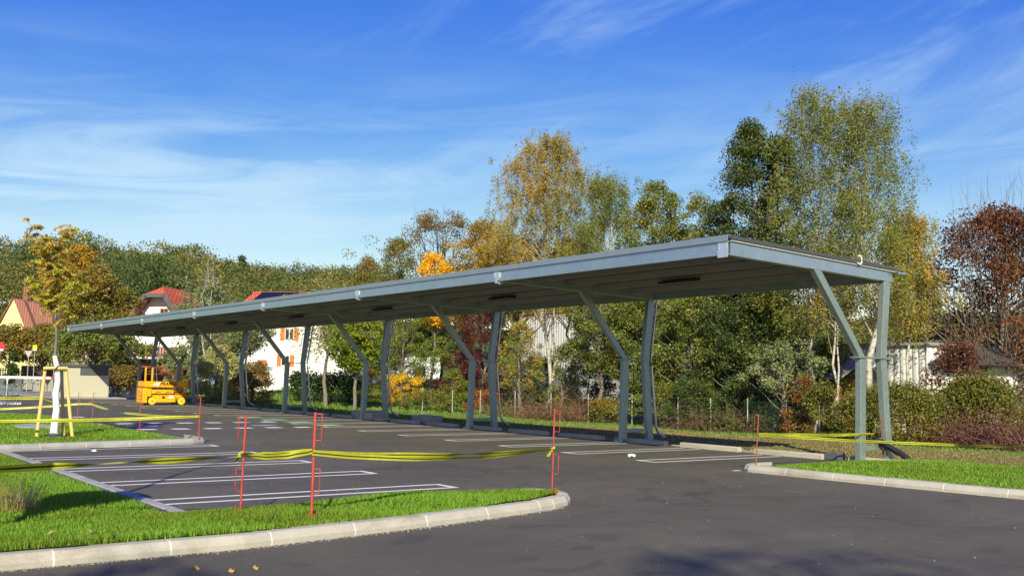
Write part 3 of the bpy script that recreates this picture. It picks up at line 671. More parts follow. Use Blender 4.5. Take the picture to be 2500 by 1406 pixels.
ptree('copper_beech', 2445, 520, 400, 24, 'copper', 'oval', 'big copper-leaved tree with bare twigs on top at the right edge', vcb=985, n_clump=310, per=56, size=.15, clr=.70, tr=.2, twigs=95, group=TG, gap=.85, shell=.3)
ptree('walnut_tree', 1075, 530, 270, 20, 'brown', 'vase', 'thin brownish tree with bare twigs rising over the yellow maple', vcb=760, n_clump=160, per=50, size=.15, clr=.55, twigs=46, group=TG, gap=.7, bark='bark')
ptree('lime_tree', 968, 590, 120, 18, 'alder', 'oval', 'yellowish green tree just left of the yellow maple', vcb=900, n_clump=110, per=85, size=.14, clr=.55, group=TG, gap=.5)
ptree('maple_tree', 1060, 622, 112, 16.5, 'yellow', 'oval', 'bright yellow maple peeping over the carport roof', vcb=800, n_clump=70, per=95, size=.14, clr=.45, group=TG, gap=.5)
ptree('hornbeam_tree', 1175, 545, 150, 19, 'gold', 'oval', 'golden brown tree between the yellow maple and the tall golden birch', vcb=800, n_clump=120, per=85, size=.13, clr=.55, group=TG, gap=.6)
ptree('hornbeam_tree', 1265, 585, 200, 17.5, 'gold', 'round', 'broad golden tree at the foot of the tall golden birch', vcb=760, n_clump=150, per=85, size=.12, clr=.5, group=TG, gap=.6)
ptree('hornbeam_tree', 893, 635, 95, 21, 'bronze', 'oval', 'orange-brown tree at the left end of the row', vcb=900, n_clump=80, per=85, size=.15, clr=.6, group=TG, gap=.6)
ptree('alder_tree', 1655, 545, 150, 16.5, 'alder', 'round', 'lower round alder filling in between the round alder and the one with a pointed leader', vcb=900, n_clump=90, per=90, size=.115, clr=.5, group=TG, gap=.5)
ptree('alder_tree', 1762, 500, 95, 17.5, 'alder', 'oval', 'small green alder close left of the tall dark alder', vcb=900, n_clump=70, per=90, size=.115, clr=.45, group=TG, gap=.6)
ptree('hornbeam_tree', 1395, 590, 150, 18.5, 'gold', 'round', 'golden tree filling in below the two birches in the middle', vcb=740, n_clump=110, per=85, size=.12, clr=.5, group=TG, gap=.6)
ptree('hornbeam_tree', 1110, 640, 130, 18.5, 'bronze', 'round', 'bronze tree behind the yellow maple', vcb=900, n_clump=90, per=85, size=.13, clr=.5, group=TG, gap=.5)
for u_, vt_, w_, lf_, lb_ in ((905, 800, 150, 'alder_d', 'dark shrub far behind the fourth frame from the right'), (1040, 800, 160, 'alder_d', 'dark shrub far behind the gap right of the bright green young alder'), (1150, 860, 130, 'purple', 'low dark purplish shrub beside the plum tree'), (1320, 880, 110, 'alder_d', 'low dark shrub at the foot of the tall white shed'), (1440, 790, 110, 'alder', 'green shrub covering the right corner of the tall white shed'), (1530, 800, 150, 'alder_d', 'dark shrub deep behind the second frame from the right'), (1650, 790, 150, 'alder_d', 'dark shrub deep in the middle of the right gap'), (1770, 800, 150, 'alder_d', 'dark shrub deep behind the darker alder'), (1880, 900, 110, 'darkgreen', 'dark shrub left of the brown garden shed'), (2030, 835, 80, 'alder', 'green shrub between the low yellow birch and the long corrugated shed')):
    ptree('bush', u_, vt_, w_, 17.0, lf_, 'bush', lb_, n_clump=60, per=80, size=.14, clr=.5, tr=.05, group='dark shrubs deep in the tree row', gap=.5, cat='bush', bark='bark')
# lower storey seen under the roof
ptree('alder_tree', 985, 720, 150, 13.5, 'bright', 'round', 'bright green young alder under the roof between the third and fourth frame', vcb=930, n_clump=100, per=90, size=.11, clr=.42, group=TG, gap=.6)
ptree('plum_tree', 1180, 700, 120, 15.5, 'purple', 'oval', 'dark purple-leaved tree behind the third carport frame from the right', vcb=975, n_clump=130, per=85, size=.10, clr=.4, group=TG, gap=.4)
ptree('hazel_bush', 1268, 790, 100, 13.0, 'birch', 'oval', 'loose yellow-green hazel in front of the white corrugated shed', vcb=960, n_clump=60, per=60, size=.10, clr=.35, group=TG, gap=.8, cat='bush')
ptree('hazel_bush', 1370, 850, 90, 13.4, 'alder', 'oval', 'thin green hazel low in front of the white corrugated shed', vcb=985, n_clump=34, per=50, size=.10, clr=.35, group=TG, gap=.8, cat='bush')
ptree('alder_tree', 1465, 690, 140, 13.2, 'alder', 'round', 'green alder left of the second carport frame from the right', vcb=900, n_clump=120, per=90, size=.105, clr=.42, group=TG, gap=.7)
ptree('alder_tree', 1575, 700, 150, 13.8, 'alder', 'oval', 'green alder right behind the second carport frame from the right', vcb=960, n_clump=130, per=90, size=.105, clr=.42, group=TG, gap=.6)
ptree('alder_tree', 1690, 690, 160, 13.2, 'alder', 'oval', 'green alder in the middle of the gap between the two right frames', vcb=975, n_clump=140, per=90, size=.105, clr=.42, group=TG, gap=.6)
ptree('alder_tree', 1800, 680, 150, 13.8, 'alder_d', 'oval', 'darker alder near the inclined strut of the last frame', vcb=960, n_clump=130, per=90, size=.105, clr=.42, group=TG, gap=.6)
ptree('alder_tree', 1890, 660, 130, 14.3, 'alder', 'oval', 'green alder right beside the strut of the last frame', vcb=940, n_clump=110, per=85, size=.105, clr=.42, group=TG, gap=.6)
ptree('whitebeam_bush', 1915, 840, 130, 12.4, 'pale', 'round', 'pale silvery green bush left of the last carport frame', vcb=960, n_clump=55, per=75, size=.10, clr=.33, group=TG, gap=.6, cat='bush')
ptree('birch_tree', 2215, 520, 110, 15.5, 'birch', 'birch', 'low yellow birch sweeping out right of the white-trunked birch', vcb=800, bark='birch', n_clump=120, per=75, size=.10, strands=3, slen=1.1, tr=.07, clr=.42, droop=1, group=TG, gap=.6)
for i, (u, vt, w_, Y, lf, lb, nc) in enumerate([
    (905, 905, 80, 13.0, 'gold', 'yellow bush with orange leaves left of the fourth frame from the right', 30),
    (985, 915, 95, 12.6, 'yellow', 'yellow bush low between the third and fourth frame', 30),
    (1108, 905, 60, 12.6, 'bright', 'small yellow-green bush behind the pale fence post', 22),
    (1045, 955, 110, 12.2, 'hedge', 'low leafy green weeds bush by the fence', 30),
    (1180, 950, 70, 12.4, 'redleaf', 'small red-leaved bush behind the third carport frame from the right', 20),
    (1480, 980, 90, 12.2, 'bronze', 'low bronze bush left of the second carport frame from the right', 24),
    (1600, 920, 100, 12.4, 'alder', 'leafy undergrowth bush right of the second frame', 32),
    (1700, 925, 110, 12.3, 'alder_d', 'dark leafy undergrowth bush in the middle of the right gap', 34),
    (1790, 930, 100, 12.3, 'alder_d', 'dark leafy undergrowth bush left of the red post', 34),
    (1870, 950, 70, 12.4, 'darkgreen', 'very dark bush behind the mesh fence', 26),
    (1960, 925, 70, 11.9, 'redvine', 'red and orange vine bush left of the last frame', 26),
    (2010, 940, 80, 11.7, 'hedge', 'yellowish green bush left of the clipped hedge', 34)]):
    ptree('bush', u, vt, w_, Y, lf, 'bush', lb, vcb=None, n_clump=nc, per=85, size=.085, clr=.30, tr=.03, group='low bushes along the verge fence', gap=.5, cat='bush', bark='bark')
def canes(name, u0, u1, vt, Y, n, label, leaf=None, nl=0):
    x0 = float(onplane(u0, 1000, 1, Y)[0]); x1 = float(onplane(u1, 1000, 1, Y)[0]); h = float(onplane((u0 + u1) / 2, vt, 1, Y)[2]) + .2
    xc = (x0 + x1) / 2; root = empty(name, (xc, Y, float(gz(xc, Y))), label=label, cat='thicket', group='bare bramble thickets'); W_ = Wood(); pts = []
    for i in range(n):
        p = np.array([rng.uniform(x0 - xc, x1 - xc), rng.uniform(-.7, .7), -.05]); a = rng.uniform(0, 6.28); L = h * rng.uniform(.5, 1.25); P = [p]; d = np.array([math.cos(a) * .35, math.sin(a) * .25, 1.0])
        for k in range(6):
            d = d + rng.normal(size=3) * .22 + [math.cos(a) * .12, math.sin(a) * .1, -.22]; P.append(P[-1] + d / np.linalg.norm(d) * L / 6 * 1.3)
        P = np.array(P); P[:, 2] = np.maximum(P[:, 2], 0); W_.tube(P, rng.uniform(.006, .013) * (1 - np.linspace(0, .7, 7)), 3); pts.append(P[rng.integers(1, 7, 3)] + rng.normal(size=(3, 3)) * .1)
    W_.build('canes', MT['twig'], root)
    if leaf:
        L = np.concatenate(pts); L = L[rng.integers(0, len(L), nl)] + rng.normal(size=(nl, 3)) * .12; L[:, 2] = np.abs(L[:, 2]); meshobj('foliage', leaves_np(L, .075), quads(nl), LM[leaf], root)
canes('bramble_thicket', 1290, 1450, 935, 12.0, 420, 'tangle of brown bare brambles in front of the white corrugated shed', 'bronze', 2200)
canes('bramble_thicket', 2310, 2530, 985, 11.6, 420, 'dark tangle of bare brambles below the copper-leaved tree', 'purple', 3500)
canes('bramble_thicket', 1640, 1860, 960, 11.9, 260, 'thin bramble stems behind the mesh fence in the right gap', 'alder_d', 2500)
canes('bramble_thicket', 1190, 1290, 960, 12.1, 160, 'thin brambles right of the third frame from the right', 'alder', 1500)
def hedge(name, u0, u1, vt, Y, dY, leaf, label, n, size=.07, rnd=1.6, group=None):
    x0 = float(onplane(u0, 1000, 1, Y)[0]); x1 = float(onplane(u1, 1000, 1, Y)[0]); xc = (x0 + x1) / 2; zg = float(gz(xc, Y))
    h = float(onplane((u0 + u1) / 2, vt, 1, Y)[2]) - zg; hw = (x1 - x0) / 2
    root = empty(name, (xc, Y, zg), label=label, cat='hedge', group=group)
    # leaves near the surface of a rounded block, clumped
    nc = n // 40; a = rng.uniform(-1, 1, nc); b = rng.uniform(0, math.pi, nc)
    ex = (1 - np.abs(a) ** (rnd * 2)) ** (1 / rnd / 1.5)
    C = np.stack([a * hw, np.cos(b) * dY * (.4 + .6 * ex), np.sin(b) ** .6 * h * ex * (1 + .06 * bumpy(a * hw, b, 3, 7))], 1); C *= rng.uniform(.82, 1.03, (nc, 1))
    L = (C[:, None] + rng.normal(size=(nc, 40, 3)) * [.16, .12, .13]).reshape(-1, 3); L[:, 2] = np.abs(L[:, 2])
    meshobj('foliage', leaves_np(L, size), quads(len(L)), LM[leaf], root)
    W_ = Wood()
    for i in range(16):
        p = np.array([rng.uniform(-.9, .9) * hw, rng.uniform(-.3, .3) * dY, -.1]); W_.tube(wobble(p, p + [rng.normal() * .3, rng.normal() * .2, h * .8], 5, .04), .03 * (1 - np.linspace(0, .8, 5)), 4)
    W_.build('stems', MT['bark'], root)
    # dim inner mass of twigs that stops light
    return root
hedge('clipped_hedge', 2052, 2320, 945, 11.6, 1.0, 'hedge', 'rounded olive green clipped hedge right behind the last carport frame', 30000, .075, 1.5, 'hedges')
hedge('loose_hedge', 2270, 2520, 925, 12.9, 1.0, 'hedge', 'loose green hedge half hidden by dark brambles at the right', 24000, .085, 1.2, 'hedges')

# ------------------------------------------------------------------ far left and background vegetation
def dtree(name, u, vt, w, d, vb, leaf, prof, label, vcb=None, **k):
    P = D(u, vb, d); x, y = float(P[0]), float(P[1]); z0 = float(gz(x, y)); z0 = max(z0, -0.2) if y > .45 else 0.0
    top = float(D(u, vt, d)[2]) - z0; R = w / 2 * d / FPX; cb = top * .12 if vcb is None else max(.1, float(D(u, vcb, d)[2]) - z0)
    return tree(name, (x, y, z0), top, R, cb, prof, leaf, label=label, **k)
BG = 'garden trees by the houses'
dtree('hornbeam_tree', 225, 655, 145, 78, 900, 'bronze', 'oval', 'large bronze-yellow tree above the beige kiosk', vcb=870, n_clump=230, per=85, size=.19, clr=.65, group=BG, gap=.5, tr=.2)
dtree('lime_tree', 175, 598, 120, 118, 820, 'gold', 'wide', 'large golden tree standing out of the woodland behind the staked tree', vcb=790, n_clump=130, per=80, size=.28, clr=.9, group=BG, gap=.5)
dtree('hornbeam_tree', 105, 800, 130, 84, 900, 'bronze', 'oval', 'bronze tree left behind the staked young tree', vcb=880, n_clump=130, per=80, size=.2, clr=.7, group=BG, gap=.5)
dtree('hornbeam_tree', 20, 800, 90, 82, 900, 'bronze', 'round', 'low bronze tree at the left edge under the yellow house', vcb=880, n_clump=60, per=80, size=.2, clr=.7, group=BG)
dtree('laurel_tree', 235, 800, 190, 72, 900, 'alder', 'round', 'low dark green tree behind the flat kiosk roof', vcb=885, n_clump=90, per=85, size=.2, clr=.65, group=BG, gap=.4)
dtree('thuja', 32, 862, 30, 76, 905, 'darkgreen', 'cone', 'small dark conical conifer behind the green picket fence', n_clump=26, per=80, size=.14, clr=.3, group=BG)
dtree('birch_tree', 500, 680, 100, 74, 900, 'pale', 'oval', 'grey-green birch between the red-roofed and the white house', vcb=860, bark='birch', n_clump=150, per=60, size=.16, strands=3, slen=1.0, clr=.6, droop=1, group=BG, gap=.5)
dtree('dead_birch', 502, 622, 60, 72, 900, 'birch', 'oval', 'nearly bare pale-barked birch top above the roof, left of the solar roof', vcb=700, bark='birch', n_clump=26, per=8, size=.14, clr=.4, twigs=8, stems=3, tr=.05, group=BG)
dtree('birch_tree', 600, 775, 80, 66, 900, 'pale', 'round', 'grey-green small tree in front of the left part of the white house', vcb=860, n_clump=70, per=60, size=.16, clr=.5, group=BG, gap=.7)
dtree('willow_tree', 795, 690, 115, 58, 990, 'willow', 'oval', 'weeping willow with long yellow-green strands by the white house', vcb=830, n_clump=110, per=60, size=.12, strands=5, slen=2.2, clr=.6, droop=1, group=BG, gap=.4, tr=.14)
dtree('alder_tree', 865, 770, 100, 55, 985, 'bright', 'round', 'green-yellow tree right of the weeping willow', vcb=900, n_clump=90, per=80, size=.15, clr=.5, group=BG, gap=.5)
dtree('spruce_tree', 588, 626, 44, 185, 710, 'darkgreen', 'cone', 'small dark spruce standing out on the skyline', n_clump=50, per=60, size=.4, clr=.8, group=BG, gap=.3)
ptree('spruce_tree', 2262, 690, 100, 30, 'spruce', 'cone', 'blue-grey spruce between the yellow birch and the copper-leaved tree', vcb=840, n_clump=110, per=80, size=.16, clr=.5, group=BG)
ptree('laurel_bush', 435, 848, 66, 5.0, 'pale', 'round', 'pale green bush behind the orange scissor lift', n_clump=50, per=80, size=.16, clr=.45, group=BG)
BL = 'bushes behind the left half of the carport'
ptree('flowering_bush', 530, 852, 100, 4.2, 'cream', 'bush', 'big cream-flowered bush right of the orange lift', n_clump=95, per=85, size=.14, clr=.42, group=BL, cat='bush')
ptree('brown_bush', 618, 885, 85, 4.4, 'brown', 'bush', 'brown wilted bush beside the cream-flowered bush', n_clump=60, per=70, size=.12, clr=.36, twigs=20, group=BL, cat='bush')
dtree('brown_bush', 312, 880, 80, 78, 950, 'brown', 'bush', 'grey-brown bush over the concrete wall behind the kiosk', n_clump=60, per=70, size=.15, clr=.5, twigs=12, group='bushes behind the left half of the carport', cat='bush')
def xhedge(name, u0, v0, u1, v1, d, hh, dY, leaf, label, n, size):
    A = D(u0, v0, d); B = D(u1, v1, d); c = (A + B) / 2; hw = np.linalg.norm((B - A)[:2]) / 2; az = math.atan2(B[1] - A[1], B[0] - A[0]); zg = float(gz(c[0], c[1]))
    root = empty(name, (c[0], c[1], zg), az, label=label, cat='hedge', group='hedges')
    nc = n // 40; a = rng.uniform(-1, 1, nc); b = rng.uniform(0, math.pi, nc); C = np.stack([a * hw, np.cos(b) * dY, np.sin(b) ** .5 * hh], 1) * rng.uniform(.8, 1.03, (nc, 1))
    L = (C[:, None] + rng.normal(size=(nc, 40, 3)) * .2).reshape(-1, 3); L[:, 2] = np.abs(L[:, 2])
    meshobj('foliage', leaves_np(L, size), quads(len(L)), LM[leaf], root)
xhedge('dark_hedge', 700, 965, 885, 968, 62, 1.7, .7, 'darkgreen', 'dark clipped hedge behind the sunlit meadow', 9000, .14)
xhedge('low_hedge', 180, 900, 330, 905, 70, 2.2, .8, 'brown', 'brownish hedge behind the kiosk roof', 8000, .16)

# wooded hill
def forest():
    Ls = []
    n = 760; k = 0
    for i in range(n):
        u = rng.uniform(-150, 2650); r = rng.uniform(125, 235) if i % 3 else rng.uniform(200, 240)
        if 900 < u < 2150 and rng.random() < .6: continue
        P = D(u, 800, r / 1.02); x, y = P[0], P[1]; z = float(gz(x, y)); h = rng.uniform(8, 11.5) * (1.12 if u < 480 else .88) * (.72 if u > 2000 else 1); R = rng.uniform(3.2, 5.4)
        m = 34; a = rng.uniform(0, 6.28, m); t = .12 + .88 * rng.random(m); rr = R * np.sqrt(np.clip(1 - (2 * t - 1) ** 2, 0, 1)) * rng.uniform(.85, 1.12, m)
        C = np.stack([x + np.cos(a) * rr, y + np.sin(a) * rr, z + h * .25 + t * h * .78], 1)
        q = 30; L = (C[:, None] + rng.normal(size=(m, q, 3)) * [.62, .62, .42]).reshape(-1, 3); Ls.append(L)
    L = np.concatenate(Ls); s = .17 + .0010 * np.hypot(L[:, 0] - CAM[0], L[:, 1] - CAM[1])
    V = leaves_np(L, s, .75)
    meshobj('forest', V, quads(len(L)), LM['wood'], kind='stuff', label='wooded hill of green and olive autumn trees along the skyline', cat='forest')
forest()

# ------------------------------------------------------------------ carport
CP = empty('carport', (-26.25, -1.4, 0), label='long galvanised steel carport with eight forked frames over the parking stalls', cat='carport')
CPL = np.array([-26.25, -1.4, 0.0])
def cp(mb, name, mat, parent=None, off=(0, 0, 0), **k):
    o = mb.build(name, mat, None, **k); o.parent = parent or CP
    return o
XL, XR = -52.62, 0.09
def rz(y): return 4.50 - 0.031 * (y + 4.25)       # top of the roof deck
# shift helper: geometry is written in world metres, stored relative to the root
def rel(mb, c=CPL):
    mb.v = [(a - c[0], b - c[1], z - c[2]) for a, b, z in mb.v]; return mb
def frame(i):
    X = -7.5 * i; c = np.array([X, 0, 0.0])
    f = MB(); hw = .075
    zb = lambda y: 4.145 - .0225 * (y + 4.2); ztop = lambda y: rz(y) - .085
    # I-beam rafter: web and two flanges
    for (y0, y1) in ((-4.2, 1.27),):
        f.hexa([(X - hw, y0, zb(y0)), (X + hw, y0, zb(y0)), (X + hw, y1, zb(y1)), (X - hw, y1, zb(y1))], [(X - hw, y0, zb(y0) + .014), (X + hw, y0, zb(y0) + .014), (X + hw, y1, zb(y1) + .014), (X - hw, y1, zb(y1) + .014)])
        f.hexa([(X - hw, y0, ztop(y0) - .014), (X + hw, y0, ztop(y0) - .014), (X + hw, y1, ztop(y1) - .014), (X - hw, y1, ztop(y1) - .014)], [(X - hw, y0, ztop(y0)), (X + hw, y0, ztop(y0)), (X + hw, y1, ztop(y1)), (X - hw, y1, ztop(y1))])
        wx = hw - .002 if i == 0 else .012
        f.hexa([(X - wx, y0, zb(y0) + .014), (X + wx, y0, zb(y0) + .014), (X + wx, y1, zb(y1) + .014), (X - wx, y1, zb(y1) + .014)], [(X - wx, y0, ztop(y0) - .014), (X + wx, y0, ztop(y0) - .014), (X + wx, y1, ztop(y1) - .014), (X - wx, y1, ztop(y1) - .014)])
    fo = empty('support_frame', c - CPL); fo.parent = CP
    rf = rel(f, c).build('rafter', MT['galv'], fo)
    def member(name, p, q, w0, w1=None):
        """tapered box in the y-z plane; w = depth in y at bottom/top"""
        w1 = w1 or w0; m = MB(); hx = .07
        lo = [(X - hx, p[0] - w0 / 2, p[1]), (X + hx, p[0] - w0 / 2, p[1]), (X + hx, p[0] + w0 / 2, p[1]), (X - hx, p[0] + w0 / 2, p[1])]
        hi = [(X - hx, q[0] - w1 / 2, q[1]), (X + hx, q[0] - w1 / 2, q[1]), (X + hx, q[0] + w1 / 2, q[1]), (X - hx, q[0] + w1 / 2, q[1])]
        m.hexa(lo, hi); return rel(m, c).build(name, MT['galv_leg_shade'], fo, bevel=.008)
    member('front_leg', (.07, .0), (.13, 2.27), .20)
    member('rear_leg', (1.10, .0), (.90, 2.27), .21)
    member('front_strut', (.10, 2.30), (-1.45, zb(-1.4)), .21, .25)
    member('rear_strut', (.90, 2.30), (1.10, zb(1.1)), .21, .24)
    m = MB(); m.box((X - .10, -.10, 2.270), (X + .10, 1.10, 2.300)); rel(m, c).build('collar_plate', MT['galv_leg_shade'], fo)
    m = MB(); m.box((X - .035, .17, .27), (X + .035, 1.0, .37)); rel(m, c).build('cross_bar', MT['galv_leg_shade'], fo)
    for ya, yb in ((-.13, .27), (.93, 1.30)):
        m = MB(); m.box((X - .13, ya, .004), (X + .13, yb, .028))
        for yy in (ya + .05, yb - .05):
            for sx in (-.1, .1): m.lathe((X + sx, yy, .0281), [(.014, 0), (.014, .03)], 6)
        rel(m, c).build('base_plate', MT['galv'], fo)
    if i:
        m = MB(); X2 = X + .03
        m.tube([(X2, 1.36, 4.05), (X2, 1.32, 3.93), (X2, 1.10, 2.32), (X2, 1.13, 2.1), (X2, 1.33, .42), (X2, 1.40, .27), (X2, 1.58, .16), (X2, 1.68, .13)], .036, 10)
        rel(m, c).build('downpipe', MT['galv_b'], fo, smooth=True)
        m = MB()
        m.tube([(X + .015, .90 + (z - 2.3) / 1.75 * .2 + .13 + .012 * math.sin(z * 25), z) for z in np.linspace(2.4, 4.0, 24)], .016, 6)
        rel(m, c).build('cable', MT['roof_edge'], fo)
    m = MB(); m.box((X - .10 if i else X - .16, -4.31, 4.10), (X + .03 if i else X + .09, -4.292, 4.24)); m.box((X - .15, -4.31, 4.24), (X + .09, -4.292, 4.40))
    if i: m.box((X + .02, -4.31, 4.08), (X + .03, -4.15, 4.2))
    for dx in (-.12, .06):
        for z in (4.27, 4.31, 4.35): m.box((X + dx, -4.318, z), (X + dx + .014, -4.31, z + .014))
    rel(m, c).build('splice_bracket', MT['galv_b'], fo)
for i in range(8): frame(i)
# front edge beam (C profile) and the flashing above it
m = MB(); m.box((XL, -4.29, 4.150), (XR, -4.275, 4.415)); m.box((XL, -4.275, 4.150), (XR, -4.21, 4.163)); m.box((XL, -4.275, 4.402), (XR, -4.21, 4.415))
cp(rel(m), 'front_edge_beam', MT['galv'])
m = MB(); m.box((XL - .05, -4.335, 4.405), (XR + .03, -4.322, 4.53)); m.box((XL - .05, -4.322, 4.518), (XR + .03, -4.20, 4.53))
cp(rel(m), 'front_flashing', MT['trim'])
m = MB(); m.box((XL, 1.28, 4.02), (XR - .02, 1.295, 4.24)); m.box((XL, 1.22, 4.02), (XR - .02, 1.28, 4.032))
cp(rel(m), 'rear_edge_beam', MT['galv'])
m = MB()
n = 8
for (x0, x1) in ((XL, XR + .10),):
    prof = [(1.36 + .07 * math.cos(t), 4.27 + .07 * math.sin(t)) for t in np.linspace(math.pi, 2 * math.pi, 9)] + [(1.36 + .062 * math.cos(t), 4.27 + .062 * math.sin(t)) for t in np.linspace(2 * math.pi, math.pi, 9)]
    V = [(x, a, b) for x in (x0, x1) for a, b in prof]; k = len(prof)
    m.add(V, [(i, (i + 1) % k, k + (i + 1) % k, k + i) for i in range(k)])
cp(rel(m), 'gutter', MT['trim'], smooth=True)
# purlins
for y in (-3.05, -1.95, -0.82, 0.30):
    m = MB(); zt = rz(y) - .085; m.box((XL, y - .03, zt - .15), (XR - .1, y - .022, zt - .001)); m.box((XL, y - .022, zt - .15), (XR - .1, y + .035, zt - .143))
    cp(rel(m), 'purlin', MT['purlin'])
# trapezoid sheet deck
def deck():
    xs = []; zs_ = []; x = XL
    while x < XR - .02:
        xs += [x, x + .09, x + .12, x + .21]; zs_ += [0, 0, .042, .042]; x += .25
    xs.append(XR - .02); zs_.append(0)
    xs = np.array(xs); zs_ = np.array(zs_); V = []; F = []
    for y in (-4.20, 1.36):
        for a, b in zip(xs, zs_): V.append((a, y, rz(y) - .08 + b))
    k = len(xs); F = [(i, i + 1, k + i + 1, k + i) for i in range(k - 1)]
    m = MB(); m.add(V, F); o = cp(rel(m), 'deck_sheet', MT['deck']); 
deck()
m = MB(); ys = (-4.30, 1.42)
m.hexa([(XL - .04, ys[0], rz(ys[0]) - .025), (XR + .02, ys[0], rz(ys[0]) - .025), (XR + .02, ys[1], rz(ys[1]) - .025), (XL - .04, ys[1], rz(ys[1]) - .025)],
       [(XL - .04, ys[0], rz(ys[0]) + .012), (XR + .02, ys[0], rz(ys[0]) + .012), (XR + .02, ys[1], rz(ys[1]) + .012), (XL - .04, ys[1], rz(ys[1]) + .012)])
cp(rel(m), 'roof_skin', MT['roof_edge'])
m = MB()
for (X0) in (XR + .022,):
    y0, y1 = -4.19, 1.40
    m.hexa([(X0, y0, rz(y0) - .045), (X0 + .012, y0, rz(y0) - .045), (X0 + .012, y1, rz(y1) - .045), (X0, y1, rz(y1) - .045)],
           [(X0, y0, rz(y0) + .03), (X0 + .012, y0, rz(y0) + .03), (X0 + .012, y1, rz(y1) + .03), (X0, y1, rz(y1) + .03)])
cp(rel(m), 'verge_trim', MT['roof_edge'])
m = MB(); y0, y1 = -4.2, 1.3
m.tube([(XR + .015, y0, rz(y0) - .075), (XR + .015, y1, rz(y1) - .075)], .014, 8)
cp(rel(m), 'cable_conduit', MT['post_w'], smooth=True)
m = MB(); a = np.linspace(-2.4, 2.2, 18); yc = -.08; m.tube([(XR + .06, yc + .085 * math.cos(t), 4.40 + .095 * math.sin(t)) for t in a], .017, 8)
cp(rel(m), 'conduit_loop', MT['white'], smooth=True)
m = MB(); m.tube([(XR + .03, 1.36, 4.22), (XR + .22, 1.44, 4.20)], .035, 10); cp(rel(m), 'gutter_outlet', MT['galv'], smooth=True)
for i in range(7):
    X = -4.45 - 7.5 * i; m = MB(); m.box((X - .66, -.99, 4.16), (X + .66, -.86, 4.215)); m.box((X - .55, -.95, 4.214), (X + .55, -.90, 4.24))
    cp(rel(m), 'lamp_bar', MT['black'])

# ------------------------------------------------------------------ wheel stops, blocks, drain pipe
WG = 'concrete wheel stops under the carport'
def wheel_stop():
    prof = [(-.09, 0), (-.085, .09), (-.055, .12), (.055, .12), (.085, .09), (.09, 0)]
    m = MB(); L = .96; k = len(prof)
    V = [(-L, y, z) for y, z in prof] + [(-L + .03, y * .97, z) for y, z in prof] + [(L - .03, y * .97, z) for y, z in prof] + [(L, y, z) for y, z in prof]
    F = [(q * k + i, q * k + (i + 1) % k, (q + 1) * k + (i + 1) % k, (q + 1) * k + i) for q in range(3) for i in range(k)] + [tuple(range(k - 1, -1, -1)), tuple(3 * k + i for i in range(k))]
    m.add(V, F); return m.build('wheel_stop', MT['kerb'])
ws0 = wheel_stop(); ordn = ['first', 'second', 'third', 'fourth', 'fifth', 'sixth', 'seventh', 'eighth', 'ninth', 'tenth', 'eleventh', 'twelfth', 'thirteenth', 'fourteenth', 'fifteenth', 'sixteenth', 'seventeenth', 'eighteenth', 'nineteenth', 'twentieth', 'twenty-first']
for k in range(21):
    o = ws0 if k == 0 else ws0.copy()
    if k: COL.objects.link(o)
    X = .5 - 2.5 * k if k else .55
    o.location = (X + random.uniform(-.05, .05), .24 + random.uniform(-.015, .015), 0.002); o.rotation_euler = (0, 0, random.uniform(-.01, .01))
    o['label'] = 'low concrete wheel stop, %s from the right end of the carport%s' % (ordn[k], ', half hidden' if k == 0 else (', sunlit' if k < 3 else ''))
    o['category'] = 'wheel stop'; o['group'] = WG
for (x, y, sx, lb) in ((-22.6, -.0, .85, 'low concrete block behind the base of the fourth frame from the right'), (-19.0, .52, .62, 'low concrete block standing between the third and fourth frame from the right')):
    m = MB(); m.box((-sx, -.3, 0), (sx, .3, .30)); m.box((-sx * .5, -.31, .0), (-sx * .5 + .02, .31, .302)); o = m.build('concrete_block', MT['conc'], bevel=.015, label=lb, cat='concrete block', group='low concrete blocks'); o.location = (x, y + .35, 0.0)
b = empty('drain_hose', (0.30, 1.3, 0.1), label='black corrugated drain pipe end leaning out of the grass by the last frame', cat='drain pipe')
m = MB(); P = [(-.28, -.75, .42), (-.15, -.5, .28), (.05, -.2, .08), (.12, -.05, -.05)]; m.tube(P, [.062, .062, .066, .066], 12)
m.tube([(-.205, -.62, .35), (-.165, -.54, .30)], .076, 12); m.build('pipe', MT['black'], b, smooth=True)
m = MB(); m.tube([(-.25, -.66, .33), (0, -.3, .07), (.2, -.1, -.02)], .018, 6); m.build('cable', MT['black'], b)
m = MB(); m.box((-1.75 + .45, .12, 0), (-1.75 + .8, .4, .16)); o = m.build('rubber_mat', MT['slate'], label='dark grey wedge lying at the edge left of the last frame', cat='wedge', bevel=.02); o.location = (.28, .1, .0)

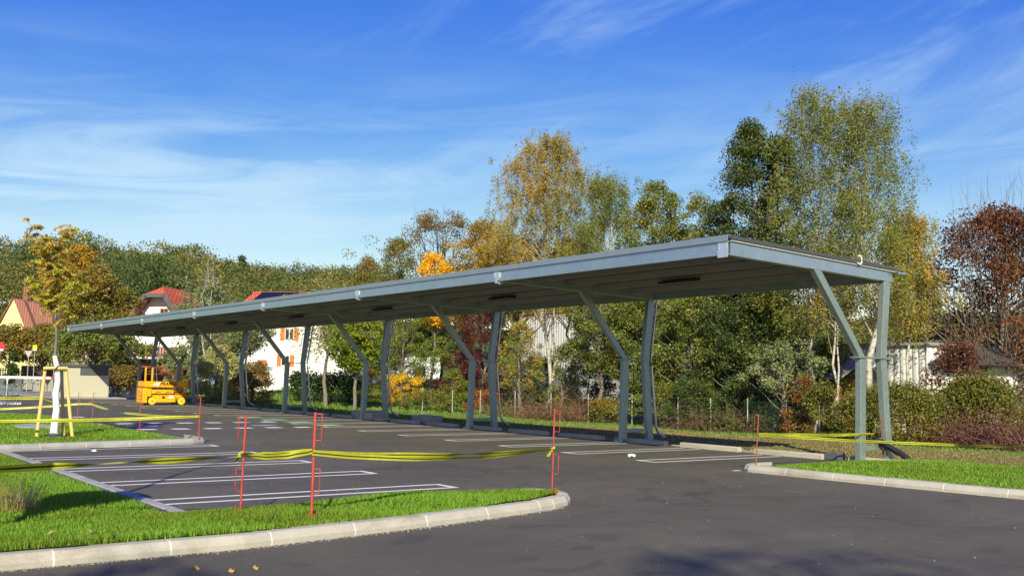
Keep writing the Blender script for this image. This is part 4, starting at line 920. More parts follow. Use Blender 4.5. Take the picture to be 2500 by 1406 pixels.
# ------------------------------------------------------------------ red fence pins with loops
PG = 'red steel fence pins with wire loops'
def pin(x, y, z, h, side, label, mat='red', r=.011, lean=(0, 0), rz_=0):
    root = empty('fence_pin', (x, y, z), rz_, label=label, cat='fence pin', group=PG)
    m = MB(); m.tube([(0, 0, -.05), (lean[0] * .5, lean[1] * .5, h * .5), (lean[0], lean[1], h)], [r, r, r], 8); m.build('rod', MT[mat], root, smooth=True)
    for z0, z1 in ((h - .30, h - .015), (h - .86, h - .60)):
        f0, f1 = z0 / h, z1 / h; m = MB(); w_ = .075 * side; tr_ = r * .42
        m.tube([(lean[0] * f1, lean[1] * f1, z1), (w_ * .97 + lean[0] * f1, lean[1] * f1, z1), (w_ + lean[0] * f1, lean[1] * f1, z1 - .012), (w_ + lean[0] * f0, lean[1] * f0, z0 + .012), (w_ * .97 + lean[0] * f0, lean[1] * f0, z0), (lean[0] * f0, lean[1] * f0, z0)], tr_, 6)
        m.build('loop', MT[mat], root, smooth=True)
    m = MB(); m.tube([(0, 0, -.02), (.035 * side, 0, -.02), (.055 * side, 0, 0), (.055 * side, 0, .13)], r * .8, 6); m.build('foot_step', MT[mat], root, smooth=True)
    return root
VR = math.atan2(RT[1], RT[0])
pins = [
 (1.94, -14.65, .10, 1.09, -1, 'left one of the two red pins nearest the camera, with the tape knot', 'red', .013, (.02, .0)),
 (3.04, -14.30, .11, 1.15, 1, 'thickest red pin, right one of the two nearest the camera', 'red', .016, (.0, .02)),
 (2.50, -10.56, .13, 1.14, 1, 'red pin at the rounded right tip of the front island', 'red', .011, (.02, .0)),
 (-10.98, -10.58, .05, 1.06, -1, 'thin red pin at the kerbed tip of the tree island', 'red', .012, (.0, 0)),
 (-15.6, -10.62, .05, 1.05, 1, 'thin red pin on the long edge of the tree island beside the crossing', 'red', .010, (.0, 0)),
 (-21.31, -10.91, .03, 1.0, 1, 'far thin pin before the kiosk, left of two', 'rust', .010, (0, 0)),
 (-21.2, -10.48, .0, 1.02, 1, 'far thin pin before the kiosk, right of two', 'rust', .010, (0, 0)),
 (.16, -3.58, .08, 1.0, -1, 'rusty red pin at the left corner of the right island', 'rust', .010, (.06, 0)),
 (.10, .85, .06, .95, -1, 'rusty pin standing between the two legs of the last frame', 'rust', .009, (-.03, 0))]
for q in pins: pin(*q, rz_=VR)

# ------------------------------------------------------------------ barrier tapes
def ribbon(mb, P, W, wd, th=0):
    """P (n,3), W (n,3) unit width directions: yellow / black / yellow bands"""
    P = np.asarray(P, float); W = np.asarray(W, float); cuts = [-.5, -.13, .13, .5]
    for b in range(3):
        V = np.concatenate([P + W * cuts[b] * wd, P + W * cuts[b + 1] * wd]); n = len(P)
        mb.mat(1 if b == 1 else 0); mb.add(V, [(i, i + 1, n + i + 1, n + i) for i in range(n - 1)])
def tape(a, b, sag, label, wd=.075, twist=((0, 0), (1, 0)), n=48, layers=1, dz=0.03, grp='yellow and black barrier tapes'):
    a = np.array(a, float); b = np.array(b, float); mb = MB(); t = np.linspace(0, 1, n); d = (b - a); d /= np.linalg.norm(d); side = np.cross(d, [0, 0, 1]); side /= np.linalg.norm(side)
    for l in range(layers):
        P = a + (b - a) * t[:, None]; P[:, 2] -= sag * (1 + .35 * l) * 4 * t * (1 - t) - dz * l * np.sin(np.pi * t) * -1; P += side * .006 * l
        P[:, 2] += .002 * np.sin(t * 23 + l * 2)
        ang = np.interp(t, [q[0] for q in twist], [q[1] for q in twist]) + .18 * np.sin(t * 14 + l)
        W = np.cos(ang)[:, None] * np.array([0, 0, 1.0]) + np.sin(ang)[:, None] * side
        ribbon(mb, P, W, wd)
    return mb.build('barrier_tape', [MT['tape_y'], MT['tape_k']], label=label, cat='tape', group=grp)
p1 = np.array([1.30, -14.40, 0.71]); p2 = np.array([2.345, -13.95, 0.855]); p3 = np.array([1.70, -10.35, 0.74])
L0 = onplane(-150, 1152, 0, 1.0)
p1 = onplane(590, 1110, 0, 1.96); p2 = onplane(761, 1105, 0, 3.05); p3 = onplane(1350, 1098, 0, 2.52)
tape(L0, p1 + [0, -.01, -.02], .0, 'barrier tape twisting in from the left edge to the left pin of the near pair', .085, ((0, .5), (.3, .35), (.52, 1.45), (.58, 1.5), (.72, .7), (.85, 1.1), (1, 1.5)), 60)
tape(p1 + [.01, .0, .0], p2 + [.018, .0, .02], .012, 'short barrier tape between the two near pins', .06, ((0, .9), (.4, .4), (1, .2)), 30, 2, .025)
tape(p2 + [.018, .0, .0], p3 + [0, -.02, .01], .045, 'long barrier tape from the near pins to the tip pin of the front island', .06, ((0, .2), (.5, .6), (.6, 1.2), (.75, .8), (1, 1.0)), 70, 2, .03)
def knot(p, label):
    mb = MB(); 
    for s in range(2):
        P = np.array([[0, 0, .03], [.03, .01, .055], [.05, .0, .03], [.02, -.02, 0], [-.03, -.02, -.05], [-.07, -.03, -.10 - .02 * s]]) * [1, 1, 1]; P = P * .75 + p + [0, .012 * s, 0]
        P = P[:, None].repeat(1, 1)[:, 0]; W = np.tile([[.8, .5, .3]], (len(P), 1)); ribbon(mb, P, W / np.linalg.norm(W[0]), .035)
    mb.mat(0); mb.lathe(tuple(p + [0, 0, -.0]), [(.006, -.022), (.018, -.015), (.019, .015), (.007, .02)], 8)
    mb.build('tape_knot', [MT['tape_y'], MT['tape_k']], label=label, cat='tape', group='knots of barrier tape on the pins')
knot(p1 + [-.01, -.02, 0], 'loose tape knot on the left near pin'); knot(p3 + [0, -.025, .0], 'tape knot with hanging ends on the island tip pin')
q5 = onplane(486, 1016, 0, -10.98); q4 = onplane(340, 1011, 0, -15.6); q7 = onplane(223, 986, 0, -21.2); q6 = onplane(190, 986, 0, -21.31)
tape(onplane(-60, 1027, 0, -14), q5 + [0, -.01, 0], .02, 'barrier tape crossing in front of the staked tree to the tip pin of its island', .05, ((0, .1), (1, .2)), 40, 2, .02)
tape(q5 + [0, .01, 0], q4, .03, 'sagging barrier tape between the two thin pins of the tree island', .05, ((0, .3), (1, .3)), 30, 1)
tape(q4, q7, .06, 'barrier tape from the long edge of the tree island to the far pins', .06, ((0, .3), (.5, 1.2), (1, .5)), 30, 1)
tape(q7, q6, .0, 'tiny barrier tape between the two far pins', .05, ((0, .3), (1, .3)), 8, 1)
tape(q6, onplane(-60, 1000, 0, -22.5), .03, 'barrier tape running left from the far pins behind the staked tree', .06, ((0, .2), (1, .2)), 30, 1)
tape(onplane(-60, 972, 0, -33), onplane(102, 972, 0, -29), .0, 'wide barrier tape stretched in front of the shopping trolleys', .10, ((0, .1), (1, .1)), 20, 1)
tape(onplane(102, 972, 0, -29), onplane(160, 992, 0, -26), .0, 'faint barrier tape dropping towards the far pins', .04, ((0, .1), (1, .1)), 10, 1)
q8 = onplane(1853, 1058, 0, .20); q9 = onplane(2134, 1058, 0, .08)
tape(q8, q9, .015, 'barrier tape from the island corner pin to the pin between the last legs', .03, ((0, .3), (1, .3)), 24, 2, .03)
tape(q8 + [0, 0, -.03], onplane(2330, 1086, 0, 3.6), .01, 'barrier tape running right in front of the last frame', .045, ((0, .3), (1, .2)), 30, 1)
tape(onplane(2330, 1086, 0, 3.6), onplane(2620, 1092, 0, 6.0), .01, 'barrier tape leaving the picture at the right', .035, ((0, .2), (1, .3)), 20, 1)

# ------------------------------------------------------------------ planted tree with its stakes
tb = np.array([-13.67, -13.24, 0.0])
R0 = empty('planted_tree', tb, label='young planted tree with whitewashed trunk and drooping yellow and orange leaves', cat='tree')
def atp(u, v, x=-13.7): return onplane(u, v, 0, x) - tb
trk = [(130, 1075), (133, 1040), (138, 1000), (136, 960), (141, 930), (140, 905), (137, 885), (133, 868)]
m = MB(); P = [atp(u, v) + [0, 0, (-.0)] for u, v in trk]; P[0][2] = -.05
m.tube(P, [.105, .088, .08, .075, .07, .066, .062, .05], 12); m.build('whitewashed_trunk', MT['whitewash'], R0, smooth=True)
W_ = Wood(); up = [(134, 872), (138, 820), (136, 770), (134, 720), (130, 680), (126, 640), (122, 600)]
P = np.array([atp(u, v) for u, v in up]); W_.tube(P, [.04, .034, .028, .022, .017, .012, .006], 7)
lv = []; lv2 = []
def frond(p, d, L, dst):
    k = 22; t = np.linspace(0, 1, k)[:, None]; C = p + d * L * t + np.array([0, 0, -1.0]) * L * .55 * t ** 2
    W_.tube(C[::7], [.006, .004, .003, .002], 3)
    s = np.cross(d, [0, 0, 1]); s = s / (np.linalg.norm(s) + 1e-6)
    for sg in (-1, 1): dst.append(C + s * sg * .05 * (1 - .5 * t) + [0, 0, -.035] + rng.normal(size=(k, 3)) * .012)
for i in range(24):
    f = rng.uniform(.22, 1.0); q = f * 6; j = int(min(q, 5)); p0 = P[j] * (1 - (q - j)) + P[min(j + 1, 6)] * (q - j)
    a_ = i * 2.4 + rng.uniform(-.3, .3); L = rng.uniform(.6, 1.15) * (1.2 - .45 * f); e = p0 + np.array([math.cos(a_) * L * .75, math.sin(a_) * L * .75, L * .85])
    B_ = wobble(p0, e, 5, .03); W_.tube(B_, .014 * (1 - np.linspace(0, .8, 5)), 4)
    for k in range(8):
        q = B_[rng.integers(1, 5)]; b_ = rng.uniform(0, 6.28); d = np.array([math.cos(b_), math.sin(b_), rng.uniform(-.1, 1.3)]); frond(q, d / np.linalg.norm(d), rng.uniform(.22, .42), lv2 if e[2] > 4.1 and rng.random() < .7 else lv)
W_.build('branches', MT['bark_g'], R0)
lm1 = leafmat('lime_yellow_leaflet', [(0.26, 0.28, 0.02), (0.40, 0.38, 0.03), (0.50, 0.42, 0.05)], .4, .5, 1.0, [(0.30, 0.32, 0.02), (0.50, 0.38, 0.03)])
lm2 = leafmat('orange_leaflet', [(0.40, 0.27, 0.03), (0.52, 0.34, 0.05), (0.50, 0.38, 0.07)], .4, .5, 1.0)
C = np.concatenate(lv); meshobj('lower_foliage', leaves_np(C, .085, .35), quads(len(C)), lm1, R0)
C = np.concatenate(lv2); meshobj('upper_foliage', leaves_np(C, .085, .35), quads(len(C)), lm2, R0)
S0 = empty('tree_stakes', tb, label='three peeled wooden stakes with crossbars tied round the young tree', cat='tree stakes')
st = [((88, 1076), (111, 896)), ((156, 1073), (150, 898)), ((178, 1076), (160, 898))]
tops = []
for (u0, v0), (u1, v1) in st:
    a_ = atp(u0, v0, -13.72) if u0 != 156 else atp(u0, v0, -14.0); b_ = atp(u1, v1, -13.68) if u0 != 156 else atp(u1, v1, -13.95); a_[2] = -.08
    m = MB(); m.tube([a_, (a_ + b_) / 2, b_], [.044, .042, .038], 12); m.build('stake', MT['stake'], S0, smooth=True); tops.append(b_)
for a_, b_ in ((atp(106, 899, -13.62), atp(136, 898, -13.60)), (atp(138, 899, -13.60), atp(164, 899, -13.62))):
    m = MB(); m.tube([a_, b_], .042, 12); m.build('crossbar', MT['stake'], S0, smooth=True)
m = MB(); m.tube([tops[1] + [0, 0, -.05], tops[2] + [0, 0, -.02]], .035, 10); m.build('crossbar', MT['stake'], S0, smooth=True)
m = MB()
for z_ in (.012, -.02): m.tube([atp(136.5, 898, -13.62) + np.array([math.cos(t) * .07, math.sin(t) * .05, z_ + .055 * math.sin(2 * t)]) for t in np.linspace(0, 6.28, 12)], .008, 5)
m.build('rope_tie', MT['black'], S0)

# dry ornamental grass tuft
T0 = empty('grass_tuft', (0.52, -16.72, .06), label='dry yellowish ornamental grass tuft on the front lawn', cat='grass tuft')
n = 420; V = []
x = rng.normal(size=n) * .10; y = rng.normal(size=n) * .10; az = np.arctan2(y, x) + rng.normal(size=n) * .5; h = rng.uniform(.12, .50, n) * np.where(rng.random(n) < .08, 1.35, 1); ln = rng.uniform(.1, .65, n) * h
wd = .0035 * rng.uniform(.6, 1.4, n); k = 4
t = np.linspace(0, 1, k); Pm = np.stack([x[:, None] + np.cos(az)[:, None] * ln[:, None] * t ** 1.6, y[:, None] + np.sin(az)[:, None] * ln[:, None] * t ** 1.6, h[:, None] * (t - .12 * t ** 3)], -1)
sd_ = np.stack([-np.sin(az + .8), np.cos(az + .8), 0 * az], 1)[:, None] * (wd[:, None] * (1.05 - t))[:, :, None]
V = np.concatenate([Pm - sd_, Pm + sd_], 1).reshape(-1, 3); F = np.concatenate([np.stack([np.arange(n) * 2 * k + i, np.arange(n) * 2 * k + i + 1, np.arange(n) * 2 * k + k + i + 1, np.arange(n) * 2 * k + k + i], 1) for i in range(k - 1)])
meshobj('stalks', V, F, MT['tuft'], T0)
Cc = np.stack([rng.normal(size=60) * .1, rng.normal(size=60) * .1, rng.uniform(.01, .06, 60)], 1); meshobj('withered_leaves', leaves_np(Cc, .06), quads(60), LM['brown'], T0)

# ------------------------------------------------------------------ scissor lift
LX, LY = -42.45, -1.55
S = empty('scissor_lift', (LX, LY, 0), label='orange scissor lift parked under the left end of the carport', cat='scissor lift')
HL, HW = 1.18, .58      # half length along y, half width along x
m = MB(); m.box((-.40, -HL + .25, .20), (.40, HL - .2, .54)); m.build('chassis', MT['orange'], S, bevel=.02)
m = MB(); m.box((.40, -HL + .66, .14), (HW, HL - .62, .50)); m.build('side_box', MT['orange'], S, bevel=.03)
m = MB(); m.box((-HW, -HL + .66, .14), (-.40, HL - .62, .50)); m.build('side_box', MT['orange'], S, bevel=.03)
m = MB(); m.box((-HW, -HL - .02, .10), (HW, -HL + .22, .90)); m.build('ladder_end', MT['orange'], S, bevel=.03)
m = MB(); m.box((.45, -HL + .221, .45), (HW, -HL + .42, .88)); m.build('valve_box', MT['orange'], S, bevel=.02)
for k in range(3):
    m = MB(); m.box((-.22, -HL - .035, .28 + .2 * k), (.22, -HL - .021, .31 + .2 * k)); m.build('ladder_rung', MT['orange_d'], S)
m = MB(); m.box((-HW, HL - .30, .40), (HW, HL, .68)); m.build('rear_bumper', MT['orange_d'], S, bevel=.03)
for k in range(4):
    z0 = .56 + k * .085; m = MB()
    for sx in (-.36, .33): m.bar((sx, -HL + .3, z0), (sx, HL - .2, z0 + .08 * (-1) ** k), .05, .06)
    m.build('scissor_arms', MT['orange_d'], S)
m = MB(); m.box((.30, -HL + .44, .60), (.52, .45, .82)); m.build('arm_cover', MT['orange'], S, bevel=.02)
for y_ in (-.55, .0, .5): m = MB(); m.tube([(.53, y_, .62), (.55, y_ + .1, .72), (.53, y_ + .3, .66), (.5, y_ + .4, .78)], .012, 5); m.build('hose', MT['black'], S)
m = MB(); m.box((-HW, -HL + .02, .94), (HW, HL + .02, .98)); m.build('platform_floor', MT['orange_d'], S)
m = MB(); m.box((HW - .03, -HL + .02, .98), (HW, HL + .02, 1.26)); m.box((-HW, -HL + .02, .98), (-HW + .03, HL + .02, 1.26)); m.box((-HW + .03, -HL + .02, .98), (HW - .03, -HL + .05, 1.26)); m.build('platform_side', MT['orange'], S)
for sx in (-1, 1):
    xx = sx * (HW - .02)
    for yy in ((-HL + .06, -HL + .42) if sx > 0 else ()): m = MB(); m.box((xx - .02, yy - .04, 1.26), (xx + .02, yy + .04, 2.0)); m.build('guard_post', MT['orange'], S)
    m = MB(); m.tube([(xx, HL, 1.26), (xx, HL, 2.04)], .016, 8); m.tube([(xx, HL - .3, 1.26), (xx, HL - .3, 2.04)], .016, 8); m.tube([(xx, -HL + .42, 1.66), (xx, HL, 1.66)], .011, 6); m.tube([(xx, -HL + .42, 2.0), (xx, HL, 2.02)], .012, 6); m.build('guard_rail', MT['orange_d'], S)
m = MB(); m.tube([(-HW + .02, HL, 2.02), (HW - .02, HL, 2.02)], .013, 6); m.tube([(-HW + .02, HL, 1.66), (HW - .02, HL, 1.66)], .013, 6); m.build('guard_rail', MT['orange_d'], S)
m = MB(); m.box((.2, HL - .18, 1.62), (.42, HL - .02, 1.92)); m.build('control_box', MT['black'], S, bevel=.02)
for sx in (-1, 1):
    for yy, mm in ((-HL + .48, 'rim'), (HL - .30, 'rim')):
        w0 = MB(); w0.lathe((sx * (HW - .09), yy, .21), [(.14, -.09), (.20, -.08), (.21, -.04), (.21, .04), (.20, .08), (.14, .09)], 24, 0); wo = w0.build('wheel', MT['rim'] , S, smooth=False)
        r0 = MB(); x_ = sx * (HW - .09) + sx * .085; r0.lathe((x_, yy, .21), [(.05, -.012), (.05, .02)], 12, 0); r0.build('hub', MT['orange_d'], wo)
        t0 = MB()
        # tyre band
        for a_ in range(24):
            a0, a1 = 2 * math.pi * a_ / 24, 2 * math.pi * (a_ + 1) / 24
            t0.add([(sx * (HW - .09) + dx, yy + .213 * math.cos(q), .213 + .211 * math.sin(q)) for dx in (-.07, .07) for q in (a0, a1)], [(0, 1, 3, 2)])
        t0.build('tyre', MT['tyre'], wo)
m = MB(); m.box((HW, -.18, .34), (HW + .006, -.04, .47)); m.build('decal', MT['black'], S); m = MB(); m.box((HW, .18, .36), (HW + .006, .42, .52)); m.build('warning_label', MT['white'], S)
m = MB(); m.box((HW + .001, -HL + .5, 1.04), (HW + .006, -HL + .62, 1.14)); m.build('warning_label', MT['white'], S)
def text(name, body, size, loc, rot, mat, parent=None, shear=0, ex=.004, **k):
    c = bpy.data.curves.new(name, 'FONT'); c.body = body; c.size = size; c.shear = shear; c.extrude = ex; c.align_x = 'CENTER'; c.align_y = 'CENTER'; c.offset = size * .02
    o = bpy.data.objects.new(name + '_curve', c); COL.objects.link(o); bpy.context.view_layer.update()
    dg = bpy.context.evaluated_depsgraph_get(); me = bpy.data.meshes.new_from_object(o.evaluated_get(dg)); me.name = name; bpy.data.objects.remove(o)
    me.materials.clear(); me.materials.append(mat); t_ = bpy.data.objects.new(name, me); COL.objects.link(t_); t_.location = loc; t_.rotation_euler = rot
    if parent: t_.parent = parent
    return tag(t_, **k)
text('lettering', 'PRANGL', .25, (HW + .005, .14, 1.13), (rad(90), 0, rad(90)), MT['black'], S, shear=.25)
m = MB(); m.add([(HW + .006, -.60, 1.04), (HW + .006, -.40, 1.04), (HW + .006, -.33, 1.21), (HW + .006, -.55, 1.18)], [(0, 1, 2, 3)]); m.add([(HW + .0065, -.50, 1.00), (HW + .0065, -.47, 1.00), (HW + .0065, -.28, 1.23), (HW + .0065, -.32, 1.23)], [(0, 1, 2, 3)]); m.build('emblem', MT['white'], S)

# ------------------------------------------------------------------ kiosk, walls, fences, signs at the left
K = empty('kiosk', (-57.0, -2.32, 0), label='beige flat-roofed kiosk with a dark window band beyond the carport end', cat='kiosk')
m = MB(); m.box((-1.5, -1.40, 0), (1.5, 1.40, 2.02)); m.build('wall', MT['beige'], K)
m = MB(); m.box((-1.6, -1.50, 2.02), (1.62, 1.50, 2.20)); m.build('roof', MT['slate'], K, bevel=.02)
m = MB(); m.box((1.5, -.42, 1.50), (1.53, 1.30, 2.02)); m.build('window_band', MT['slate'], K)
m = MB(); m.box((-1.2, -1.43, .45), (.9, -1.40, 1.95)); m.build('door', MT['slate'], K)
sheet('kiosk_pavement', [(-55.3, -4.4), (-54.3, -3.9), (-53.6, 2.6), (-60.5, 4.2), (-66, 3), (-64, -5.5), (-60, -4.8)], .10, MT['pave'], .09, kind='structure')
def wallbox(name, u0, u1, vt, d, th, mat, label, cat='wall', vb=None, yaw_=None, cap=None, group=None, d1=None, sub=None):
    """upright wall between two picture columns at depth d"""
    A = D(u0, vt, d); B = D(u1, vt, d1 or d); z1 = (A[2] + B[2]) / 2; az = math.atan2(B[1] - A[1], B[0] - A[0]); L = np.hypot(*(B - A)[:2]); zb = min(float(gz(A[0], A[1])), 0) - .2
    root = empty(name, (A[0], A[1], zb), az, label=label, cat=cat, group=group)
    m = MB(); m.box((0, 0, 0), (L, th, z1 - zb)); m.build('wall', mat, root)
    if cap: m = MB(); m.box((-.03, -.04, z1 - zb), (L + .03, th + .04, z1 - zb + .08)); m.build('coping', cap, root)
    return root, L, z1 - zb
wallbox('concrete_wall', 266, 303, 896, 76, .25, MT['conc'], 'pale concrete wall right beside the kiosk', group='walls at the left')
wallbox('stone_wall', 52, 150, 893, 86, .4, MT['stone'], 'rubble stone wall behind the barrier', group='walls at the left')
wallbox('low_wall', -60, 54, 921, 82, .25, MT['slate'], 'dark grey low wall under the green picket fence', group='walls at the left')
wallbox('retaining_wall', 300, 345, 928, 75, .3, MT['conc'], 'low concrete retaining wall behind the leftmost frame', group='walls at the left')
wallbox('ramp_wall', 54, 160, 921, 84, .3, MT['pave'], 'light grey base wall below the rubble stone wall', group='walls at the left')
# picket fence
A = D(-60, 896, 84); B = D(51, 898, 84); az = math.atan2(B[1] - A[1], B[0] - A[0]); Lf = float(np.hypot(*(B - A)[:2]))
F0 = empty('picket_fence', (A[0], A[1], float(D(0, 921, 84)[2])), az, label='green picket fence on the low wall at the left edge', cat='fence')
hf = float(A[2] - D(0, 921, 84)[2])
nf = int(Lf / .19)
for i in range(nf): m = MB(); m.box((i * .19, 0, 0), (i * .19 + .11, .02, hf)); m.build('picket', MT['green_fence'], F0)
m = MB(); m.box((0, .02, .15), (Lf, .05, .21)); m.box((0, .02, hf - .25), (Lf, .05, hf - .19)); m.build('rail', MT['green_fence'], F0)
# barrier boom
A = D(-40, 921, 66); B = D(131, 921, 66); az = math.atan2(B[1] - A[1], B[0] - A[0]); Lf = float(np.hypot(*(B - A)[:2])); hb = float((A[2] + B[2]) / 2)
BB = empty('barrier', (A[0], A[1], 0), az, label='white barrier boom with a red end and a thin white prop post', cat='barrier')
m = MB(); m.box((0, 0, hb - .08), (Lf - .2, .06, hb + .08)); m.build('boom', MT['white'], BB)
m = MB(); m.box((Lf - .2, -.001, hb - .081), (Lf + .05, .061, hb + .081)); m.build('boom_end', MT['red'], BB)
m = MB(); px = Lf * (18 + 40) / 171; m.tube([(px, .03, 0), (px, .03, hb - .22), (px - .08, .03, hb - .09)], .035, 8); m.tube([(px, .03, hb - .22), (px + .08, .03, hb - .09)], .035, 8); m.build('prop_post', MT['white'], BB)
# signs
SG = 'traffic signs at the left'
def signpost(u, vb, d, vt, label, fn, mat='grey_m'):
    A = D(u, vb, d); z0 = max(0.0, float(gz(A[0], A[1]))) if False else 0.0; top = float(D(u, vt, d)[2]); root = empty('traffic_sign', (A[0], A[1], z0), VR, label=label, cat='sign', group=SG)
    m = MB(); m.tube([(0, .03, 0), (0, .03, top)], .03, 8); m.build('post', MT[mat], root); fn(root, top); return root
pxm = lambda d: d / FPX
def f_yellow(root, top):
    m = MB(); m.box((-.17, -.01, top - .10), (.17, 0, top + .32)); m.build('sign_plate', MT['sign_y'], root, bevel=.0)
    m = MB(); m.add([(-.13, -.013, top + .0), (-.05, -.013, top - .0), (.15, -.013, top + .11), (.15, -.013, top + .15)], [(0, 1, 2, 3)]); m.build('black_stroke', MT['black'], root)
    m = MB(); m.box((-.15, -.016, top - .09), (.15, -.0101, top - .01)); m.build('supplementary_plate', MT['white'], root)
signpost(82, 900, 80, 852, 'small yellow square sign with a black diagonal stroke on a post', f_yellow)
def f_tri(root, top):
    m = MB(); s = .33; V = [(-s, 0, top + .2), (s, 0, top + .2), (0, 0, top - .38)]; V2 = [(a, -.02, c) for a, b, c in V]
    m.add(V + V2, [(0, 1, 2), (5, 4, 3), (0, 3, 4, 1), (1, 4, 5, 2), (2, 5, 3, 0)]); m.build('triangle_plate', MT['grey_m'], root)
signpost(65, 940, 80, 862, 'grey back of a give-way triangle sign on a tall post', f_tri)
def f_red(root, top):
    m = MB(); m.lathe((0, -.01, top), [(.33, 0), (.33, .03)], 24, 1); m.build('disc', MT['sign_r'], root); m = MB(); m.box((-.26, -.02, top - .28), (.26, -.011, top - .16)); m.build('white_bar', MT['white'], root)
signpost(-6, 940, 70, 846, 'red round sign with a white bar cut by the left edge', f_red)
def f_white(root, top):
    m = MB(); m.box((-.2, -.02, top - .25), (.2, 0, top + .25)); m.build('sign_plate', MT['white'], root)
    m = MB()
    for i in range(6): z = top + .18 - .07 * i; m.box((-.15 + .04 * (i % 2), -.025, z), (.14 - .05 * ((i + 1) % 3), -.0201, z + .03))
    m.build('print', MT['sign_r'], root)
signpost(213, 905, 72, 872, 'small white notice sign with reddish print behind the kiosk roof', f_white)
for u, lb in ((100, 'thin grey lamp post with a small head behind the stone wall'),):
    A = D(u, 900, 84); root = empty('post_lamp', (A[0], A[1], 0), label=lb, cat='lamp'); top = float(D(u, 850, 84)[2]); m = MB(); m.tube([(0, 0, 0), (0, 0, top)], .03, 6); m.build('pole', MT['grey_m'], root); m = MB(); m.box((-.2, -.08, top), (.2, .08, top + .14)); m.build('lamp_head', MT['grey_m'], root)

# shopping trolleys
TRG = 'nested shopping trolleys at the left edge'
def trolley():
    r = empty('shopping_trolley', label='', cat='shopping trolley', group=TRG)
    m = MB(); T_ = lambda P, q=.011: m.tube(P, q, 5)
    for s in (-.25, .25):
        T_([(-.45, s, .12), (.40, s, .14), (.45, s * .9, .95)], .014); T_([(-.42, s, .14), (-.30, s, .45)], .014)
    m.build('frame', MT['cart'], r)
    m = MB()
    for i in range(9):
        f = i / 8; x = -.42 + .84 * f; zt = .98; zb = .62 - .16 * f + .0
        for s in (-.26, .26): T_([(x * .95, s * .85, zb), (x, s, zt)], .006)
        T_([(x * .95, -.22, zb), (x * .95, .22, zb)], .006)
    for k in range(4):
        z = .68 + .1 * k
        for s in (-.24, .24): T_([(-.42, s, z), (.42, s, z)], .006)
    T_([(-.43, -.26, .98), (.43, -.26, .98), (.43, .26, .98), (-.43, .26, .98), (-.43, -.26, .98)], .011)
    m.build('basket', MT['cart'], r)
    m = MB(); m.tube([(.52, -.27, 1.02), (.52, .27, 1.02)], .02, 8); m.build('handle', MT['rim'], r)
    for sx in (-.38, .36):
        for s in (-.22, .22): m = MB(); m.lathe((sx, s, .065), [(.05, -.014), (.062, 0), (.05, .014)], 12, 1); m.build('wheel', MT['grey_m'], r)
    return r
def copytree(o, parent=None):
    c = o.copy(); COL.objects.link(c)
    if parent: c.parent = parent
    for ch in list(o.children): copytree(ch, c)
    return c
tr0 = trolley(); gtr = G(27, 988); places = ['rightmost', 'second from the right', 'third from the right', 'fourth from the right, cut by the picture edge']
for i in range(4):
    o = tr0 if i == 0 else copytree(tr0); p = gtr - np.array([RT[0], RT[1], 0]) * (.0 + .25 * i); o.location = (p[0], p[1], 0); o.rotation_euler = (0, 0, VR + rad(12)); o['label'] = 'wire shopping trolley, %s of the nested row' % places[i]

# ------------------------------------------------------------------ houses
def house_root(name, u, v, d, turn, label, zoff=0):
    P = D(u, v, d); return empty(name, (P[0], P[1], P[2] + zoff), VR + turn, label=label, cat='house')
def win(root, x, z, w_, h, y, shut=None, fr='white'):
    m = MB(); m.box((x - w_ / 2, y - .05, z), (x + w_ / 2, y + .02, z + h)); o = m.build('window', MT[fr], root)
    for sx in (-1, 1):
        xa, xb = sorted((x + sx * .04, x + sx * (w_ / 2 - .06))); g = MB(); g.box((xa, y - .06, z + .07), (xb, y - .0501, z + h - .07)); g.build('pane', MT['darkglass'], o)
    if shut:
        for sx in (-1, 1):
            m = MB(); a_, b_ = sorted((x + sx * w_ / 2, x + sx * (w_ / 2 + w_ * .5))); m.box((a_, y - .04, z - .02), (b_, y - .005, z + h + .02)); m.build('shutter', MT[shut], root)
# white house with solar roof
d = 78; s = d / FPX
H3 = house_root('white_house', 590, 940, d, rad(-8), 'white rendered house with orange shutters and a dark solar roof')
Wd = 9.8; hh = 5.6
m = MB(); m.box((-.4, 0, -1.5), (Wd, 8, hh)); m.build('wall', MT['wallw'], H3)
def gable_roof(root, x0, x1, y0, y1, z0, zr, mat, th=.16, ridge='x', name='roof'):
    m = MB()
    if ridge == 'x':
        ym = (y0 + y1) / 2
        for ya, yb in ((y0, ym), (y1, ym)): m.hexa([(x0, ya, z0), (x1, ya, z0), (x1, yb, zr), (x0, yb, zr)], [(x0, ya, z0 + th), (x1, ya, z0 + th), (x1, yb, zr + th), (x0, yb, zr + th)])
    else:
        xm = (x0 + x1) / 2
        for xa, xb in ((x0, xm), (x1, xm)): m.hexa([(xa, y0, z0), (xa, y1, z0), (xb, y1, zr), (xb, y0, zr)], [(xa, y0, z0 + th), (xa, y1, z0 + th), (xb, y1, zr + th), (xb, y0, zr + th)])
    return m.build(name, mat, root)
rf = gable_roof(H3, -1.0, Wd + .4, -.7, 8.7, 5.45, 7.45, MT['tile_r'])
m = MB()
for c_ in range(5):
    x0_ = -.2 + c_ * 1.95; 
    for k_ in range(3):
        f0 = .145 + k_ * .28; f1 = f0 + .278; ya, yb = -.7 + 4.7 * f0, -.7 + 4.7 * f1; za, zb_ = 5.45 + 2.0 * f0 + .2, 5.45 + 2.0 * f1 + .2
        m.hexa([(x0_, ya, za), (x0_ + 1.9, ya, za), (x0_ + 1.9, yb, zb_), (x0_, yb, zb_)], [(x0_, ya, za + .05), (x0_ + 1.9, ya, za + .05), (x0_ + 1.9, yb, zb_ + .05), (x0_, yb, zb_ + .05)])
m.build('solar_panels', MT['pv'], H3)
